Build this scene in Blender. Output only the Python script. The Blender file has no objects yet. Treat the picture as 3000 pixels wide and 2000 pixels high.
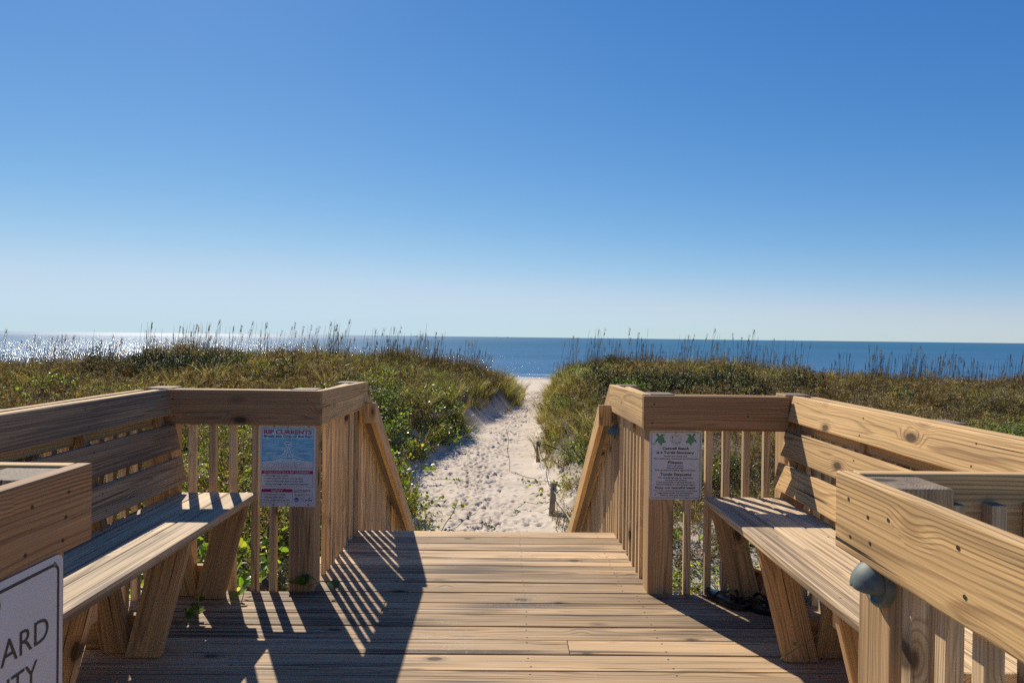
import bpy, bmesh, math, random
import numpy as np
from mathutils import Vector, Matrix
R = math.radians
random.seed(7); RNG = np.random.default_rng(7)
scn = bpy.context.scene
COL = scn.collection

# ------------------------------------------------------------------ camera
CAM_H = 1.3722
cam = bpy.data.cameras.new('camera'); camo = bpy.data.objects.new('camera', cam); COL.objects.link(camo)
cam.sensor_width = 36; cam.lens = 24.0; cam.clip_start = 0.05; cam.clip_end = 90000
yaw, pitch, roll = -0.0105, -0.0064, 0.0120
fwd = Vector((-math.sin(yaw)*math.cos(pitch), math.cos(yaw)*math.cos(pitch), math.sin(pitch)))
camo.rotation_mode = 'QUATERNION'
camo.rotation_quaternion = fwd.to_track_quat('-Z', 'Y') @ Matrix.Rotation(roll, 4, 'Z').to_quaternion()
camo.location = (0, 0, CAM_H)
scn.camera = camo

# ------------------------------------------------------------------ sky, sun, exposure
SUN_AZ, SUN_EL = R(25.6), R(39.3)          # azimuth to the left of +Y
world = bpy.data.worlds.new("World"); scn.world = world; world.use_nodes = True
wn = world.node_tree.nodes; wl = world.node_tree.links; wn.clear()
sky = wn.new('ShaderNodeTexSky'); sky.sky_type = 'NISHITA'; sky.sun_disc = False
sky.sun_elevation = SUN_EL; sky.sun_rotation = -SUN_AZ
sky.altitude = 2000; sky.air_density = 1.0; sky.dust_density = 0.3; sky.ozone_density = 5.0
bg = wn.new('ShaderNodeBackground'); bg.inputs['Strength'].default_value = 0.1
wo = wn.new('ShaderNodeOutputWorld'); 
# clear autumn air over the sea: a deeper blue than the stock sky, channel by channel
EXPO = 0.45
_sep = wn.new('ShaderNodeSeparateColor'); _cmb = wn.new('ShaderNodeCombineColor'); wl.new(sky.outputs[0], _sep.inputs[0])
for _i, (_g, _k) in enumerate(((1.5, .050), (.97, .100), (.57, .236))):
    _p = wn.new('ShaderNodeMath'); _p.operation = 'POWER'; wl.new(_sep.outputs[_i], _p.inputs[0]); _p.inputs[1].default_value = _g
    _m = wn.new('ShaderNodeMath'); _m.operation = 'MULTIPLY'; wl.new(_p.outputs[0], _m.inputs[0]); _m.inputs[1].default_value = _k*10/2**EXPO
    _c = wn.new('ShaderNodeMath'); _c.operation = 'SMOOTH_MIN'; wl.new(_m.outputs[0], _c.inputs[0])
    _c.inputs[1].default_value = (.55, .715, .88)[_i]*10/2**EXPO; _c.inputs[2].default_value = 2.2; wl.new(_c.outputs[0], _cmb.inputs[_i])
wl.new(_cmb.outputs[0], bg.inputs[0]); wl.new(bg.outputs[0], wo.inputs[0])
sun = bpy.data.lights.new('sun', 'SUN'); sun.energy = 4.6; sun.angle = R(0.53); sun.color = (1.0, 0.91, 0.77)
suno = bpy.data.objects.new('sun', sun); COL.objects.link(suno)
sdir = Vector((-math.sin(SUN_AZ)*math.cos(SUN_EL), math.cos(SUN_AZ)*math.cos(SUN_EL), math.sin(SUN_EL)))
suno.rotation_euler = sdir.to_track_quat('Z', 'Y').to_euler(); suno.location = (0, 0, 30)
scn.cycles.use_denoising = False; scn.cycles.max_bounces = 7; scn.cycles.diffuse_bounces = 4; scn.cycles.sample_clamp_indirect = 4
scn.cycles.adaptive_threshold = 0.005
scn.view_settings.view_transform = 'Standard'; scn.view_settings.look = 'None'
scn.view_settings.exposure = EXPO; scn.view_settings.gamma = 1

# ------------------------------------------------------------------ helpers
def tag(o, label=None, cat=None, group=None, kind=None):
    if label: o['label'] = label
    if cat: o['category'] = cat
    if group: o['group'] = group
    if kind: o['kind'] = kind
    return o
def empty(name, loc, label, cat, group=None):
    o = bpy.data.objects.new(name, None); COL.objects.link(o); o.location = loc; o.empty_display_size = .1
    return tag(o, label, cat, group)
def link(name, me, mats, parent=None, smooth=False):
    o = bpy.data.objects.new(name, me); COL.objects.link(o)
    for m in (mats if isinstance(mats, (list, tuple)) else [mats]): me.materials.append(m)
    if smooth: me.polygons.foreach_set('use_smooth', [True]*len(me.polygons))
    if parent is not None:
        o.parent = parent; o.location = -Vector(parent.location)   # meshes are written in world coordinates
    return o
def pymesh(name, v, f, mi=None, attrs=None):
    me = bpy.data.meshes.new(name); me.from_pydata([tuple(map(float, p)) for p in v], [], [tuple(map(int, q)) for q in f])
    if mi is not None: me.polygons.foreach_set('material_index', np.array(mi, np.int32))
    for k, (t, a) in (attrs or {}).items():
        at = me.attributes.new(k, t, 'POINT'); a = np.asarray(a, np.float32)
        at.data.foreach_set({'FLOAT_VECTOR': 'vector', 'FLOAT': 'value', 'FLOAT_COLOR': 'color'}[t], a.ravel())
    me.update(); return me
def np3(*a): return np.array(a, float)

class WB:
    """wood builder: collects boards, each with its own grain coordinates"""
    def __init__(s): s.v = []; s.f = []; s.g = []; s.r = []; s.mi = []; s.vg = []
    def _add(s, pts, faces, axes, mi=0, x0=None):
        n = len(s.v); L, W, T = [np3(*a)/np.linalg.norm(a) for a in axes]
        ox = random.uniform(0, 90) if x0 is None else x0
        ow, ot = random.uniform(-.07, .07), random.choice((-1, 1))*random.uniform(.025, .11); rr = random.random()
        c = np.mean(pts, axis=0)
        for p in pts:
            d = np.asarray(p) - c
            s.v.append(p); s.g.append((d@L+ox, d@W+ow, d@T+ot)); s.r.append(rr); s.vg.append(1.0 if abs(L[2]) > .8 else 0.0)
        for q in faces: s.f.append([n+i for i in q]); s.mi.append(mi)
    def board(s, c, axes, size):
        L, W, T = [np3(*a)/np.linalg.norm(a) for a in axes]; l, w, t = [q/2 for q in size]; c = np3(*c)
        nseg = max(1, int(size[0]/.35)); pts = []; faces = []
        for i in range(nseg+1):
            x = -l+2*l*i/nseg; jw = random.uniform(-.0012, .0012) if 0 < i < nseg else 0; jt = random.uniform(-.0005, .0004) if 0 < i < nseg else 0
            for a, b in ((-w, -t), (w, -t), (w, t), (-w, t)): pts.append(c+L*x+W*(a+jw)+T*(b+jt))
            if i:
                o = 4*i
                for k in range(4): faces.append((o-4+k, o-4+(k+1) % 4, o+(k+1) % 4, o+k))
        faces.append((3, 2, 1, 0)); o = 4*nseg; faces.append((o, o+1, o+2, o+3))
        s._add(pts, faces, (L, W, T))
    def box(s, x0, x1, y0, y1, z0, z1):
        d = [x1-x0, y1-y0, z1-z0]; ax = np.eye(3); o = sorted(range(3), key=lambda k: -d[k])
        s.board(((x0+x1)/2, (y0+y1)/2, (z0+z1)/2), (ax[o[0]], ax[o[1]], ax[o[2]]), (d[o[0]], d[o[1]], d[o[2]]))
    def prism(s, poly, ax, a0, a1, grain):
        """polygon extruded along axis ax ('x'/'y') from a0 to a1; poly in the other two coordinates"""
        n = len(poly); mk = (lambda p, a: np3(a, p[0], p[1])) if ax == 'x' else (lambda p, a: np3(p[0], a, p[1]))
        pts = [mk(p, a0) for p in poly]+[mk(p, a1) for p in poly]
        faces = [tuple(range(n))[::-1], tuple(range(n, 2*n))]+[(i, (i+1) % n, n+(i+1) % n, n+i) for i in range(n)]
        g = np3(*grain); T = np3(1, 0, 0) if ax == 'x' else np3(0, 1, 0); W = np.cross(g, T)
        s._add(pts, faces, (g, W, T))
    def disc(s, c, n, r, mi=1):
        n = Vector(n).normalized(); a = n.orthogonal().normalized(); b = n.cross(a); c = Vector(c)+n*.0008
        pts = [np3(*(c+(a*math.cos(t)+b*math.sin(t))*r)) for t in [k*math.tau/7 for k in range(7)]]
        m = len(s.v)
        for p in pts: s.v.append(p); s.g.append((0, 0, 0)); s.r.append(0); s.vg.append(0)
        s.f.append([m+i for i in range(7)]); s.mi.append(mi)
    def build(s, name, mat, parent=None, bevel=.004):
        bm_me = pymesh(name, s.v, s.f, s.mi, {'gc': ('FLOAT_VECTOR', s.g), 'rnd': ('FLOAT', s.r), 'vg': ('FLOAT', s.vg)})
        bm = bmesh.new(); bm.from_mesh(bm_me); bmesh.ops.recalc_face_normals(bm, faces=[f for f in bm.faces if f.material_index == 0])
        bm.to_mesh(bm_me); bm.free()
        o = link(name, bm_me, [mat, M['screw']], parent)
        if bevel:
            m = o.modifiers.new('bevel', 'BEVEL'); m.width = bevel; m.segments = 2; m.limit_method = 'ANGLE'; m.angle_limit = R(40)
        return o

# ------------------------------------------------------------------ materials
M = {}
class NT:
    def __init__(s, name):
        s.m = bpy.data.materials.new(name); s.m.use_nodes = True; s.t = s.m.node_tree; s.n = s.t.nodes; s.l = s.t.links
        s.n.clear(); s.out = s.n.new('ShaderNodeOutputMaterial')
    def new(s, t, **k):
        n = s.n.new(t)
        for a, b in k.items(): setattr(n, a, b)
        return n
    def put(s, sock, v):
        if hasattr(v, 'is_linked') or isinstance(v, bpy.types.NodeSocket): s.l.new(v, sock)
        else: sock.default_value = v
    def math(s, op, a, b=0.0, c=0.0, clamp=False):
        n = s.new('ShaderNodeMath', operation=op, use_clamp=clamp)
        for i, v in enumerate((a, b, c)): s.put(n.inputs[i], v)
        return n.outputs[0]
    def vmath(s, op, a, b=(0, 0, 0)):
        n = s.new('ShaderNodeVectorMath', operation=op); s.put(n.inputs[0], a); s.put(n.inputs[1], b)
        return n.outputs['Value'] if op in ('LENGTH', 'DOT_PRODUCT') else n.outputs[0]
    def noise(s, vec, scale=1, detail=2, rough=.5, dist=0, col=False):
        n = s.new('ShaderNodeTexNoise'); s.put(n.inputs['Vector'], vec); s.put(n.inputs['Scale'], scale)
        n.inputs['Detail'].default_value = detail; n.inputs['Roughness'].default_value = rough; n.inputs['Distortion'].default_value = dist
        return n.outputs['Color' if col else 'Fac']
    def remap(s, v, a, b, c=0, d=1, smooth=False):
        n = s.new('ShaderNodeMapRange'); n.interpolation_type = 'SMOOTHSTEP' if smooth else 'LINEAR'
        s.put(n.inputs[0], v)
        for i, q in enumerate((a, b, c, d)): s.put(n.inputs[i+1], q)
        return n.outputs[0]
    def mix(s, f, a, b, mode='MIX'):
        n = s.new('ShaderNodeMix', data_type='RGBA', blend_type=mode); s.put(n.inputs[0], f)
        s.put(n.inputs[6], a if not isinstance(a, tuple) else (*a[:3], 1)); s.put(n.inputs[7], b if not isinstance(b, tuple) else (*b[:3], 1))
        return n.outputs[2]
    def attr(s, name, out='Vector'):
        n = s.new('ShaderNodeAttribute', attribute_name=name); return n.outputs[out]
    def bump(s, h, strength=.5, dist=.01, normal=None):
        n = s.new('ShaderNodeBump'); s.put(n.inputs['Height'], h); n.inputs['Strength'].default_value = strength; n.inputs['Distance'].default_value = dist
        if normal is not None: s.put(n.inputs['Normal'], normal)
        return n.outputs[0]
    def bsdf(s, color, rough=.7, normal=None, spec=.3, **k):
        b = s.new('ShaderNodeBsdfPrincipled'); s.put(b.inputs['Base Color'], (*color[:3], 1) if isinstance(color, tuple) else color)
        s.put(b.inputs['Roughness'], rough); s.put(b.inputs['Specular IOR Level'], spec)
        if normal is not None: s.put(b.inputs['Normal'], normal)
        for q, v in k.items(): s.put(b.inputs[q.replace('_', ' ')], v)
        return b.outputs[0]
    def done(s, surf): s.l.new(surf, s.out.inputs['Surface']); return s.m

def wood(name, light, dark, gray, gray_amt, ring_amt=.75, rough=.75, check=.5, stain=.3, board=.16, dust=0):
    t = NT(name); g = t.attr('gc'); rnd = t.attr('rnd', 'Fac')
    n1 = t.noise(t.vmath('MULTIPLY', g, (1.1, 5, 5)), 1, 2, .45, 0, True)
    dsp = t.vmath('MULTIPLY', t.vmath('SUBTRACT', n1, (.5, .5, .5)), (0, .048, .048))
    # knots
    vn = t.new('ShaderNodeTexVoronoi'); t.put(vn.inputs['Vector'], t.vmath('MULTIPLY', g, (4.2, 9.0, 3.0))); vn.inputs['Scale'].default_value = 1; vn.inputs['Randomness'].default_value = 1
    sepc = t.new('ShaderNodeSeparateColor'); t.l.new(vn.outputs['Color'], sepc.inputs[0])
    kmask = t.math('GREATER_THAN', sepc.outputs[0], .70)
    kd = vn.outputs['Distance']
    kbend = t.math('MULTIPLY', t.remap(kd, .48, .05, 0, 1, True), kmask)
    kcore = t.math('MULTIPLY', t.remap(kd, .17, .11, 0, 1, True), kmask)
    p = t.vmath('MULTIPLY', t.vmath('ADD', g, dsp), (0.0, 1, 1))
    r = t.vmath('LENGTH', p)
    r = t.math('ADD', r, t.math('MULTIPLY', kbend, .022))
    ringp = t.math('MULTIPLY', r, t.math('ADD', 105.0, t.math('MULTIPLY', rnd, 85)))
    fine = t.noise(t.vmath('MULTIPLY', g, (2.5, 200, 200)), 1, 2, .6)
    ringp = t.math('ADD', ringp, t.math('MULTIPLY', fine, .35))
    fr = t.math('FRACT', ringp)
    ramp = t.new('ShaderNodeValToRGB'); t.l.new(fr, ramp.inputs[0]); e = ramp.color_ramp.elements
    e[0].position = 0; e[0].color = (.15, .15, .15, 1); e[1].position = 1; e[1].color = (.2, .2, .2, 1)
    for q, c in ((.5, .10), (.78, .98), (.9, .9)):
        x = ramp.color_ramp.elements.new(q); x.color = (c, c, c, 1)
    vary = t.noise(t.vmath('MULTIPLY', g, (.9, 14, 14)), 1, 3, .6)
    ringf = t.math('MULTIPLY', ramp.outputs[0], t.remap(vary, .3, .7, ring_amt*.35, ring_amt))
    col = t.mix(ringf, light, dark)
    col = t.mix(t.math('MULTIPLY', t.remap(kd, .32, .14, 0, 1, True), t.math('MULTIPLY', kmask, .55)), col, (dark[0]*.8, dark[1]*.7, dark[2]*.6))
    # fibre streaks and broad tone
    streak = t.noise(t.vmath('MULTIPLY', g, (1.6, 165, 165)), 1, 3, .6)
    col = t.mix(1.0, col, t.new('ShaderNodeCombineColor').outputs[0], 'MIX') if False else col
    tone = t.math('ADD', t.remap(streak, .3, .7, .70, 1.2), t.remap(rnd, 0, 1, -board, board))
    broad = t.noise(t.vmath('MULTIPLY', g, (.7, 6, 6)), 1, 2, .5)
    tone = t.math('MULTIPLY', tone, t.remap(broad, .3, .7, .88, 1.1))
    # weathering to silver grey, strongest on upward faces
    geo = t.new('ShaderNodeNewGeometry'); sx = t.new('ShaderNodeSeparateXYZ'); t.l.new(geo.outputs['Normal'], sx.inputs[0])
    up = t.remap(sx.outputs[2], .3, .9, .45, 1)
    gn = t.noise(t.vmath('MULTIPLY', g, (1.6, 22, 22)), 1, 4, .7)
    col = t.mix(t.math('MULTIPLY', t.remap(gn, .33, .66, gray_amt*.45, min(1, gray_amt*1.5)), up, clamp=True), col, gray)
    endm = t.math('MULTIPLY', t.math('MULTIPLY', t.attr('vg', 'Fac'), t.remap(sx.outputs[2], .8, .95)), t.remap(gn, .25, .7, .95, .6))
    col = t.mix(endm, col, (.15, .125, .10))
    col = t.vmath('SCALE', col); col.node.inputs[3].default_value = 1; t.put(col.node.inputs[3], tone)
    sn = t.noise(t.vmath('MULTIPLY', g, (.6, 58, 58)), 1, 4, .65); sb = t.noise(t.vmath('MULTIPLY', g, (.8, 5, 5)), 1, 2, .5)
    sm = t.math('MULTIPLY', t.remap(t.math('ADD', sn, t.math('MULTIPLY', t.math('SUBTRACT', sb, .5), .7)), .52, .68), stain)
    col = t.mix(sm, col, (.085, .062, .045))
    # checks: thin dark cracks along the grain
    ck = t.noise(t.vmath('MULTIPLY', g, (1.4, 95, 95)), 1, 1, .5)
    ckm = t.math('MULTIPLY', t.remap(ck, .70, .74, 0, 1), check)
    kc = t.math('MAXIMUM', t.math('MULTIPLY', kcore, .8), ckm)
    col = t.mix(kc, col, (.035, .022, .014))
    if dust:
        dp = t.noise(geo.outputs['Position'], 2.2, 4, .7); dq = t.noise(geo.outputs['Position'], 90, 2, .7)
        col = t.mix(t.math('MULTIPLY', t.math('MULTIPLY', t.remap(dp, .52, .70), t.remap(dq, .5, .64)), t.math('MULTIPLY', up, dust)), col, (.52, .45, .37))
    h = t.math('ADD', t.math('MULTIPLY', ramp.outputs[0], .5), t.math('MULTIPLY', streak, .8)); h = t.math('SUBTRACT', h, t.math('MULTIPLY', ckm, 1.2))
    nb = t.bump(h, .55, .0012)
    M[name] = t.done(t.bsdf(col, rough, nb, .25)); return M[name]
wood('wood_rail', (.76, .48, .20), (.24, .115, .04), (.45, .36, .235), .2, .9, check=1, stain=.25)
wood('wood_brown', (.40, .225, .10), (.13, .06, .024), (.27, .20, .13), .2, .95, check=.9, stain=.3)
wood('wood_post', (.54, .34, .155), (.19, .10, .043), (.34, .275, .195), .28, .85, check=1, stain=.45)
wood('wood_bounce_lit', (.72, .52, .29), (.27, .16, .07), (.40, .33, .24), .2, .85, check=.8, stain=.3)  # light bounced up from the deck is put into this paler baluster colour
wood('wood_deck', (.63, .41, .20), (.14, .078, .037), (.40, .325, .23), .3, 1.0, check=1, stain=.95, board=.34, dust=.6)
wood('wood_seat', (.72, .52, .30), (.20, .12, .06), (.46, .38, .27), .35, 1.0, check=1, stain=.75)
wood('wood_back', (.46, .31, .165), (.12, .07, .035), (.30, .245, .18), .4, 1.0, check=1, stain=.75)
wood('wood_old', (.26, .20, .14), (.12, .085, .055), (.20, .18, .155), .8, .7, check=.9)

def plain(name, col, rough=.5, spec=.5, var=.12, scale=30, bump=0, metal=0):
    t = NT(name); tc = t.new('ShaderNodeTexCoord').outputs['Object']
    n = t.noise(tc, scale, 4, .6)
    c = t.mix(t.remap(n, .3, .7), tuple(x*(1-var) for x in col), tuple(min(1, x*(1+var)) for x in col))
    nb = t.bump(n, .4, bump) if bump else None
    M[name] = t.done(t.bsdf(c, rough, nb, spec, Metallic=metal)); return M[name]
plain('screw', (.02, .017, .014), .6)
plain('sign_white', (.50, .53, .56), .35, .5, .04, 12)
plain('ink_black', (.02, .02, .022), .5)
plain('ink_red', (.42, .02, .07), .5)
plain('ink_maroon', (.27, .012, .075), .5)
plain('ink_green', (.015, .21, .07), .5)
plain('ink_gold', (.42, .36, .16), .5)
plain('ink_blue', (.03, .14, .42), .5)
plain('ink_navy', (.02, .05, .2), .5)
plain('ink_grey', (.35, .36, .40), .5)
plain('ink_paleblue', (.38, .63, .78), .4)
plain('bolt', (.22, .19, .15), .45, .5, .3, 200, 0, .7)
plain('verdigris', (.105, .13, .115), .6, .5, .25, 60, .0004)
plain('rubber', (.004, .0045, .006), .30, .5, .3, 60)
plain('rope', (.50, .46, .40), .8, .2, .2, 200)
plain('twig', (.10, .065, .04), .8, .2, .3, 60)
plain('ship_hull', (.10, .14, .20), .6, .2)
plain('ship_white', (.45, .50, .56), .6, .2)
# sea picture on the rip sign
t = NT('ink_sea'); tc = t.new('ShaderNodeTexCoord').outputs['Object']
n = t.noise(t.vmath('MULTIPLY', tc, (14, 1, 160)), 1, 3, .6)
M['ink_sea'] = t.done(t.bsdf(t.mix(t.remap(n, .35, .68), (.06, .33, .56), (.33, .62, .78)), .4))

def leafmat(name, trans=.45, rough=.4, spec=.5, mul=(1, 1, 1), patch=.35):
    t = NT(name); c = t.attr('lc', 'Color'); oi = t.new('ShaderNodeObjectInfo')
    geo = t.new('ShaderNodeNewGeometry')
    pn = t.noise(geo.outputs['Position'], .9, 2, .5)
    hsv = t.new('ShaderNodeHueSaturation'); t.put(hsv.inputs['Hue'], t.remap(oi.outputs['Random'], 0, 1, .475, .52))
    t.put(hsv.inputs['Saturation'], t.remap(pn, .3, .7, .85, 1.1)); t.put(hsv.inputs['Value'], t.math('MULTIPLY', t.remap(oi.outputs['Random'], 0, 1, .5, 1.45), t.remap(pn, .3, .7, 1-patch, 1+patch)))
    t.put(hsv.inputs['Color'], t.mix(1.0, c, mul, 'MULTIPLY'))
    b = t.bsdf(hsv.outputs[0], rough, None, spec)
    tr = t.new('ShaderNodeBsdfTranslucent'); t.put(tr.inputs[0], t.mix(1.0, hsv.outputs[0], (1.9, 1.8, .8), 'MULTIPLY'))
    mx = t.new('ShaderNodeMixShader'); mx.inputs[0].default_value = trans; t.l.new(b, mx.inputs[1]); t.l.new(tr.outputs[0], mx.inputs[2])
    M[name] = t.done(mx.outputs[0]); return M[name]
leafmat('leaf'); leafmat('leaf_glossy', .5, .36, .5, patch=.2); leafmat('leaf_dry', .25, .7, .2); leafmat('leaf_shaded', .12, .5, .25, patch=.3)  # last one: shading of the dark shrubs put in as low translucency
# ------------------------------------------------------------------ ground
def vnoise(x, y, seed=0):
    xi = np.floor(x).astype(np.int64); yi = np.floor(y).astype(np.int64); fx = x-xi; fy = y-yi
    fx = fx*fx*(3-2*fx); fy = fy*fy*(3-2*fy)
    def h(a, b):
        n = (a*374761393+b*668265263+seed*974634777) & 0xffffffff
        n = ((n ^ (n >> 13))*1274126177) & 0xffffffff
        return ((n ^ (n >> 16)) & 0xffff)/65535.0
    return (h(xi, yi)*(1-fx)+h(xi+1, yi)*fx)*(1-fy)+(h(xi, yi+1)*(1-fx)+h(xi+1, yi+1)*fx)*fy
def fbm(x, y, sc, seed=0, o=3):
    s = 0; a = 1; t = 0
    for k in range(o): s = s+a*(vnoise(x*sc*2**k, y*sc*2**k, seed+k)-.5); t += a; a *= .5
    return s/t
def sstep(x, a, b): t = np.clip((x-a)/(b-a), 0, 1); return t*t*(3-2*t)
PY = [2, 7, 11, 14.5, 18.4, 24.5, 29, 33, 39, 43]
PL = [-1.5, -1.4, -1.3, -2.25, -1.75, -.75, .05, .7, 1.2, .8]
PR = [1.3, 1.1, .78, .86, .9, 1.32, 1.68, 2.0, 2.45, 3.2]
def edges(Y, X=None):
    w = 0 if X is None else 1
    l = np.interp(Y, PY, PL)+fbm(Y, Y*0+3, .7, 5)*.45; r = np.interp(Y, PY, PR)+fbm(Y, Y*0+9, .8, 8)*.45
    return l, r
CXL = [-60, -21.4, -18.5, -16.5, -14.2, -11.5, -8.4, -4, -1.9, -.7]; CZL = [-.6, -.72, -.68, -.42, .26, .0, .08, -.10, -.40, -.85]
CXR = [2.0, 2.9, 3.9, 5.4, 7.5, 9.7, 11.9, 14, 17.7, 22, 60]; CZR = [-.75, -.42, -.2, -.12, -.18, -.10, -.5, -.68, -.85, -1.0, -1.0]
def ground(X, Y):
    zp = np.interp(Y, [0, 11, 39, 44, 60, 93, 160, 400, 3000], [-1.75, -1.8, -1.9, -2.0, -2.8, -4.2, -6.5, -12, -14])
    l, r = edges(Y)
    lf = np.interp(Y, [2, 5, 10, 18, 24, 29, 33, 38, 44], [0, 0, .15, .55, .8, 1, 1, .7, 0])
    # left dune
    cl = np.interp(X, CXL, CZL); base = np.interp(Y, [0, 5, 10, 18, 29, 33, 38, 46], [-1.05, -.95, -.95, -.6, -.2, -.2, -.9, -2.1])
    zl = base+(cl+.2)*sstep(Y, 12, 28)*(1-sstep(Y, 32, 44))
    zl = zl+fbm(X, Y, .35, 11)*.45*sstep(Y, 3, 9)*(1-sstep(Y, 38, 46))
    cr = np.interp(X, CXR, CZR); baser = np.interp(Y, [0, 6, 11, 18, 24, 29, 33, 38, 46], [-1.3, -1.4, -1.3, -.85, -.45, -.3, -.3, -1.0, -2.1])
    zr = baser+(cr+.3)*sstep(Y, 12, 28)*(1-sstep(Y, 32, 44))
    zr = zr+fbm(X, Y, .35, 23)*.4*sstep(Y, 5, 10)*(1-sstep(Y, 38, 46))
    sl = sstep(l-X, -.15, 1.25); sr = sstep(X-r, -.1, 1.1)
    zl = np.where(Y > 45, zp, zl); zr = np.where(Y > 45, zp, zr)
    z = zp+(np.maximum(zl, zp)-zp)*sl
    z = np.where(X > (l+r)/2, zp+(np.maximum(zr, zp)-zp)*sr, z)
    z = z+fbm(X, Y, .9, 37)*.22*np.clip(np.maximum(sl*(X < l), sr*(X > r)), 0, 1)*(Y < 44)*sstep(Y, 4, 8)+fbm(X, Y, 1.2, 31)*.06+fbm(X, Y, 3.5, 41)*.03*(Y < 60)
    return z
def axis(lo, fine0, fine1, hi, st, g=1.25):
    a = list(np.arange(fine0, fine1+1e-6, st)); d = st; x = fine1
    while x < hi: d = d*g; x += d; a.append(x)
    d = st; x = fine0
    while x > lo: d = d*g; x -= d; a.insert(0, x)
    return np.array(a)
def capd(a, lo, hi, dmax):
    out = [a[0]]
    for q in a[1:]:
        n = 1
        if out[-1] < hi and q > lo: n = int(math.ceil((q-out[-1])/dmax))
        s = out[-1]
        for k in range(1, n+1): out.append(s+(q-s)*k/n)
    return np.array(out)
gx = capd(axis(-3000, -2.6, 3.0, 3000, .035), -28, 28, .3); gy = capd(axis(-60, 9.5, 42, 1500, .04), 2, 100, .3)
GX, GY = np.meshgrid(gx, gy)
GZ = ground(GX, GY)
# footprints and scuffs along the sand path
nf = 2600
fy = 9.5+(RNG.random(nf)**1.35)*33; lf_, rt_ = edges(fy); cx = (lf_+rt_)/2; hw = (rt_-lf_)/2
fx = cx+np.where(RNG.random(nf) < .6, RNG.normal(0, .26, nf), RNG.normal(0, .5, nf))*hw
for k in range(nf):
    th = RNG.normal(0, .35)+(0.06); a = RNG.uniform(.07, .14); b = RNG.uniform(.03, .058); dp = RNG.uniform(.008, .042)
    if RNG.random() < .3: a *= .6; dp *= 1.2
    ix = np.searchsorted(gx, [fx[k]-.45, fx[k]+.45]); iy = np.searchsorted(gy, [fy[k]-.45, fy[k]+.45])
    xs = GX[iy[0]:iy[1], ix[0]:ix[1]]-fx[k]; ys = GY[iy[0]:iy[1], ix[0]:ix[1]]-fy[k]
    u = xs*math.cos(th)-ys*math.sin(th); v = xs*math.sin(th)+ys*math.cos(th)
    q = (v/a)**2+(u/b)**2
    GZ[iy[0]:iy[1], ix[0]:ix[1]] += -dp*np.exp(-q**1.3)+dp*.45*np.exp(-((np.sqrt(q)-1.55)/.35)**2)
ny, nx = GX.shape
verts = np.stack([GX, GY, GZ], -1).reshape(-1, 3)
idx = np.arange(nx*ny).reshape(ny, nx)
faces = np.stack([idx[:-1, :-1], idx[:-1, 1:], idx[1:, 1:], idx[1:, :-1]], -1).reshape(-1, 4)
me = bpy.data.meshes.new('ground'); me.vertices.add(len(verts)); me.vertices.foreach_set('co', verts.ravel())
me.loops.add(faces.size); me.loops.foreach_set('vertex_index', faces.ravel().astype(np.int32))
me.polygons.add(len(faces)); me.polygons.foreach_set('loop_start', np.arange(0, faces.size, 4, dtype=np.int32)); me.polygons.foreach_set('loop_total', np.full(len(faces), 4, np.int32))
me.update(calc_edges=True)
L_, R_ = edges(GY)
outd = np.maximum(L_-GX, GX-R_)
lit = sstep(outd+fbm(GX, GY, 1.5, 3)*.8, .15, .9)*(1-sstep(GY, 36, 41))
near_right = (1-sstep(GY, 10, 13))*(GX > 0)
lit = lit*(1-.65*near_right)
at = me.attributes.new('litter', 'FLOAT', 'POINT'); at.data.foreach_set('value', lit.ravel().astype(np.float32))
t = NT('sand'); geo = t.new('ShaderNodeNewGeometry').outputs['Position']
n0 = t.noise(geo, .6, 3, .5); n1 = t.noise(geo, 9, 4, .6); n2 = t.noise(geo, 160, 3, .7)
c = t.mix(t.remap(n0, .3, .7), (.545, .455, .345), (.62, .53, .42)); c = t.mix(t.remap(n1, .35, .75, 0, .35), c, (.47, .40, .32))
c = t.mix(t.remap(n2, .62, .75, 0, .45), c, (.25, .2, .16))
sep = t.new('ShaderNodeSeparateXYZ'); t.l.new(geo, sep.inputs[0])
wet = t.remap(sep.outputs[2], -3.9, -3.6, 1, 0); c = t.mix(t.math('MULTIPLY', wet, .5), c, (.25, .21, .17))
lt = t.attr('litter', 'Fac'); ln = t.noise(geo, 14, 4, .7)
lc = t.mix(t.remap(ln, .35, .65), (.055, .042, .026), (.16, .125, .08)); c = t.mix(t.math('MULTIPLY', lt, t.remap(ln, .25, .6, .75, 1)), c, lc)
hh = t.math('ADD', t.math('MULTIPLY', n1, 1.0), t.math('MULTIPLY', n2, .12))
gm = t.done(t.bsdf(c, .95, t.bump(hh, .5, .025), .15)); M['sand'] = gm
go = link('ground', me, gm, smooth=True); tag(go, kind='structure')

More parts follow.
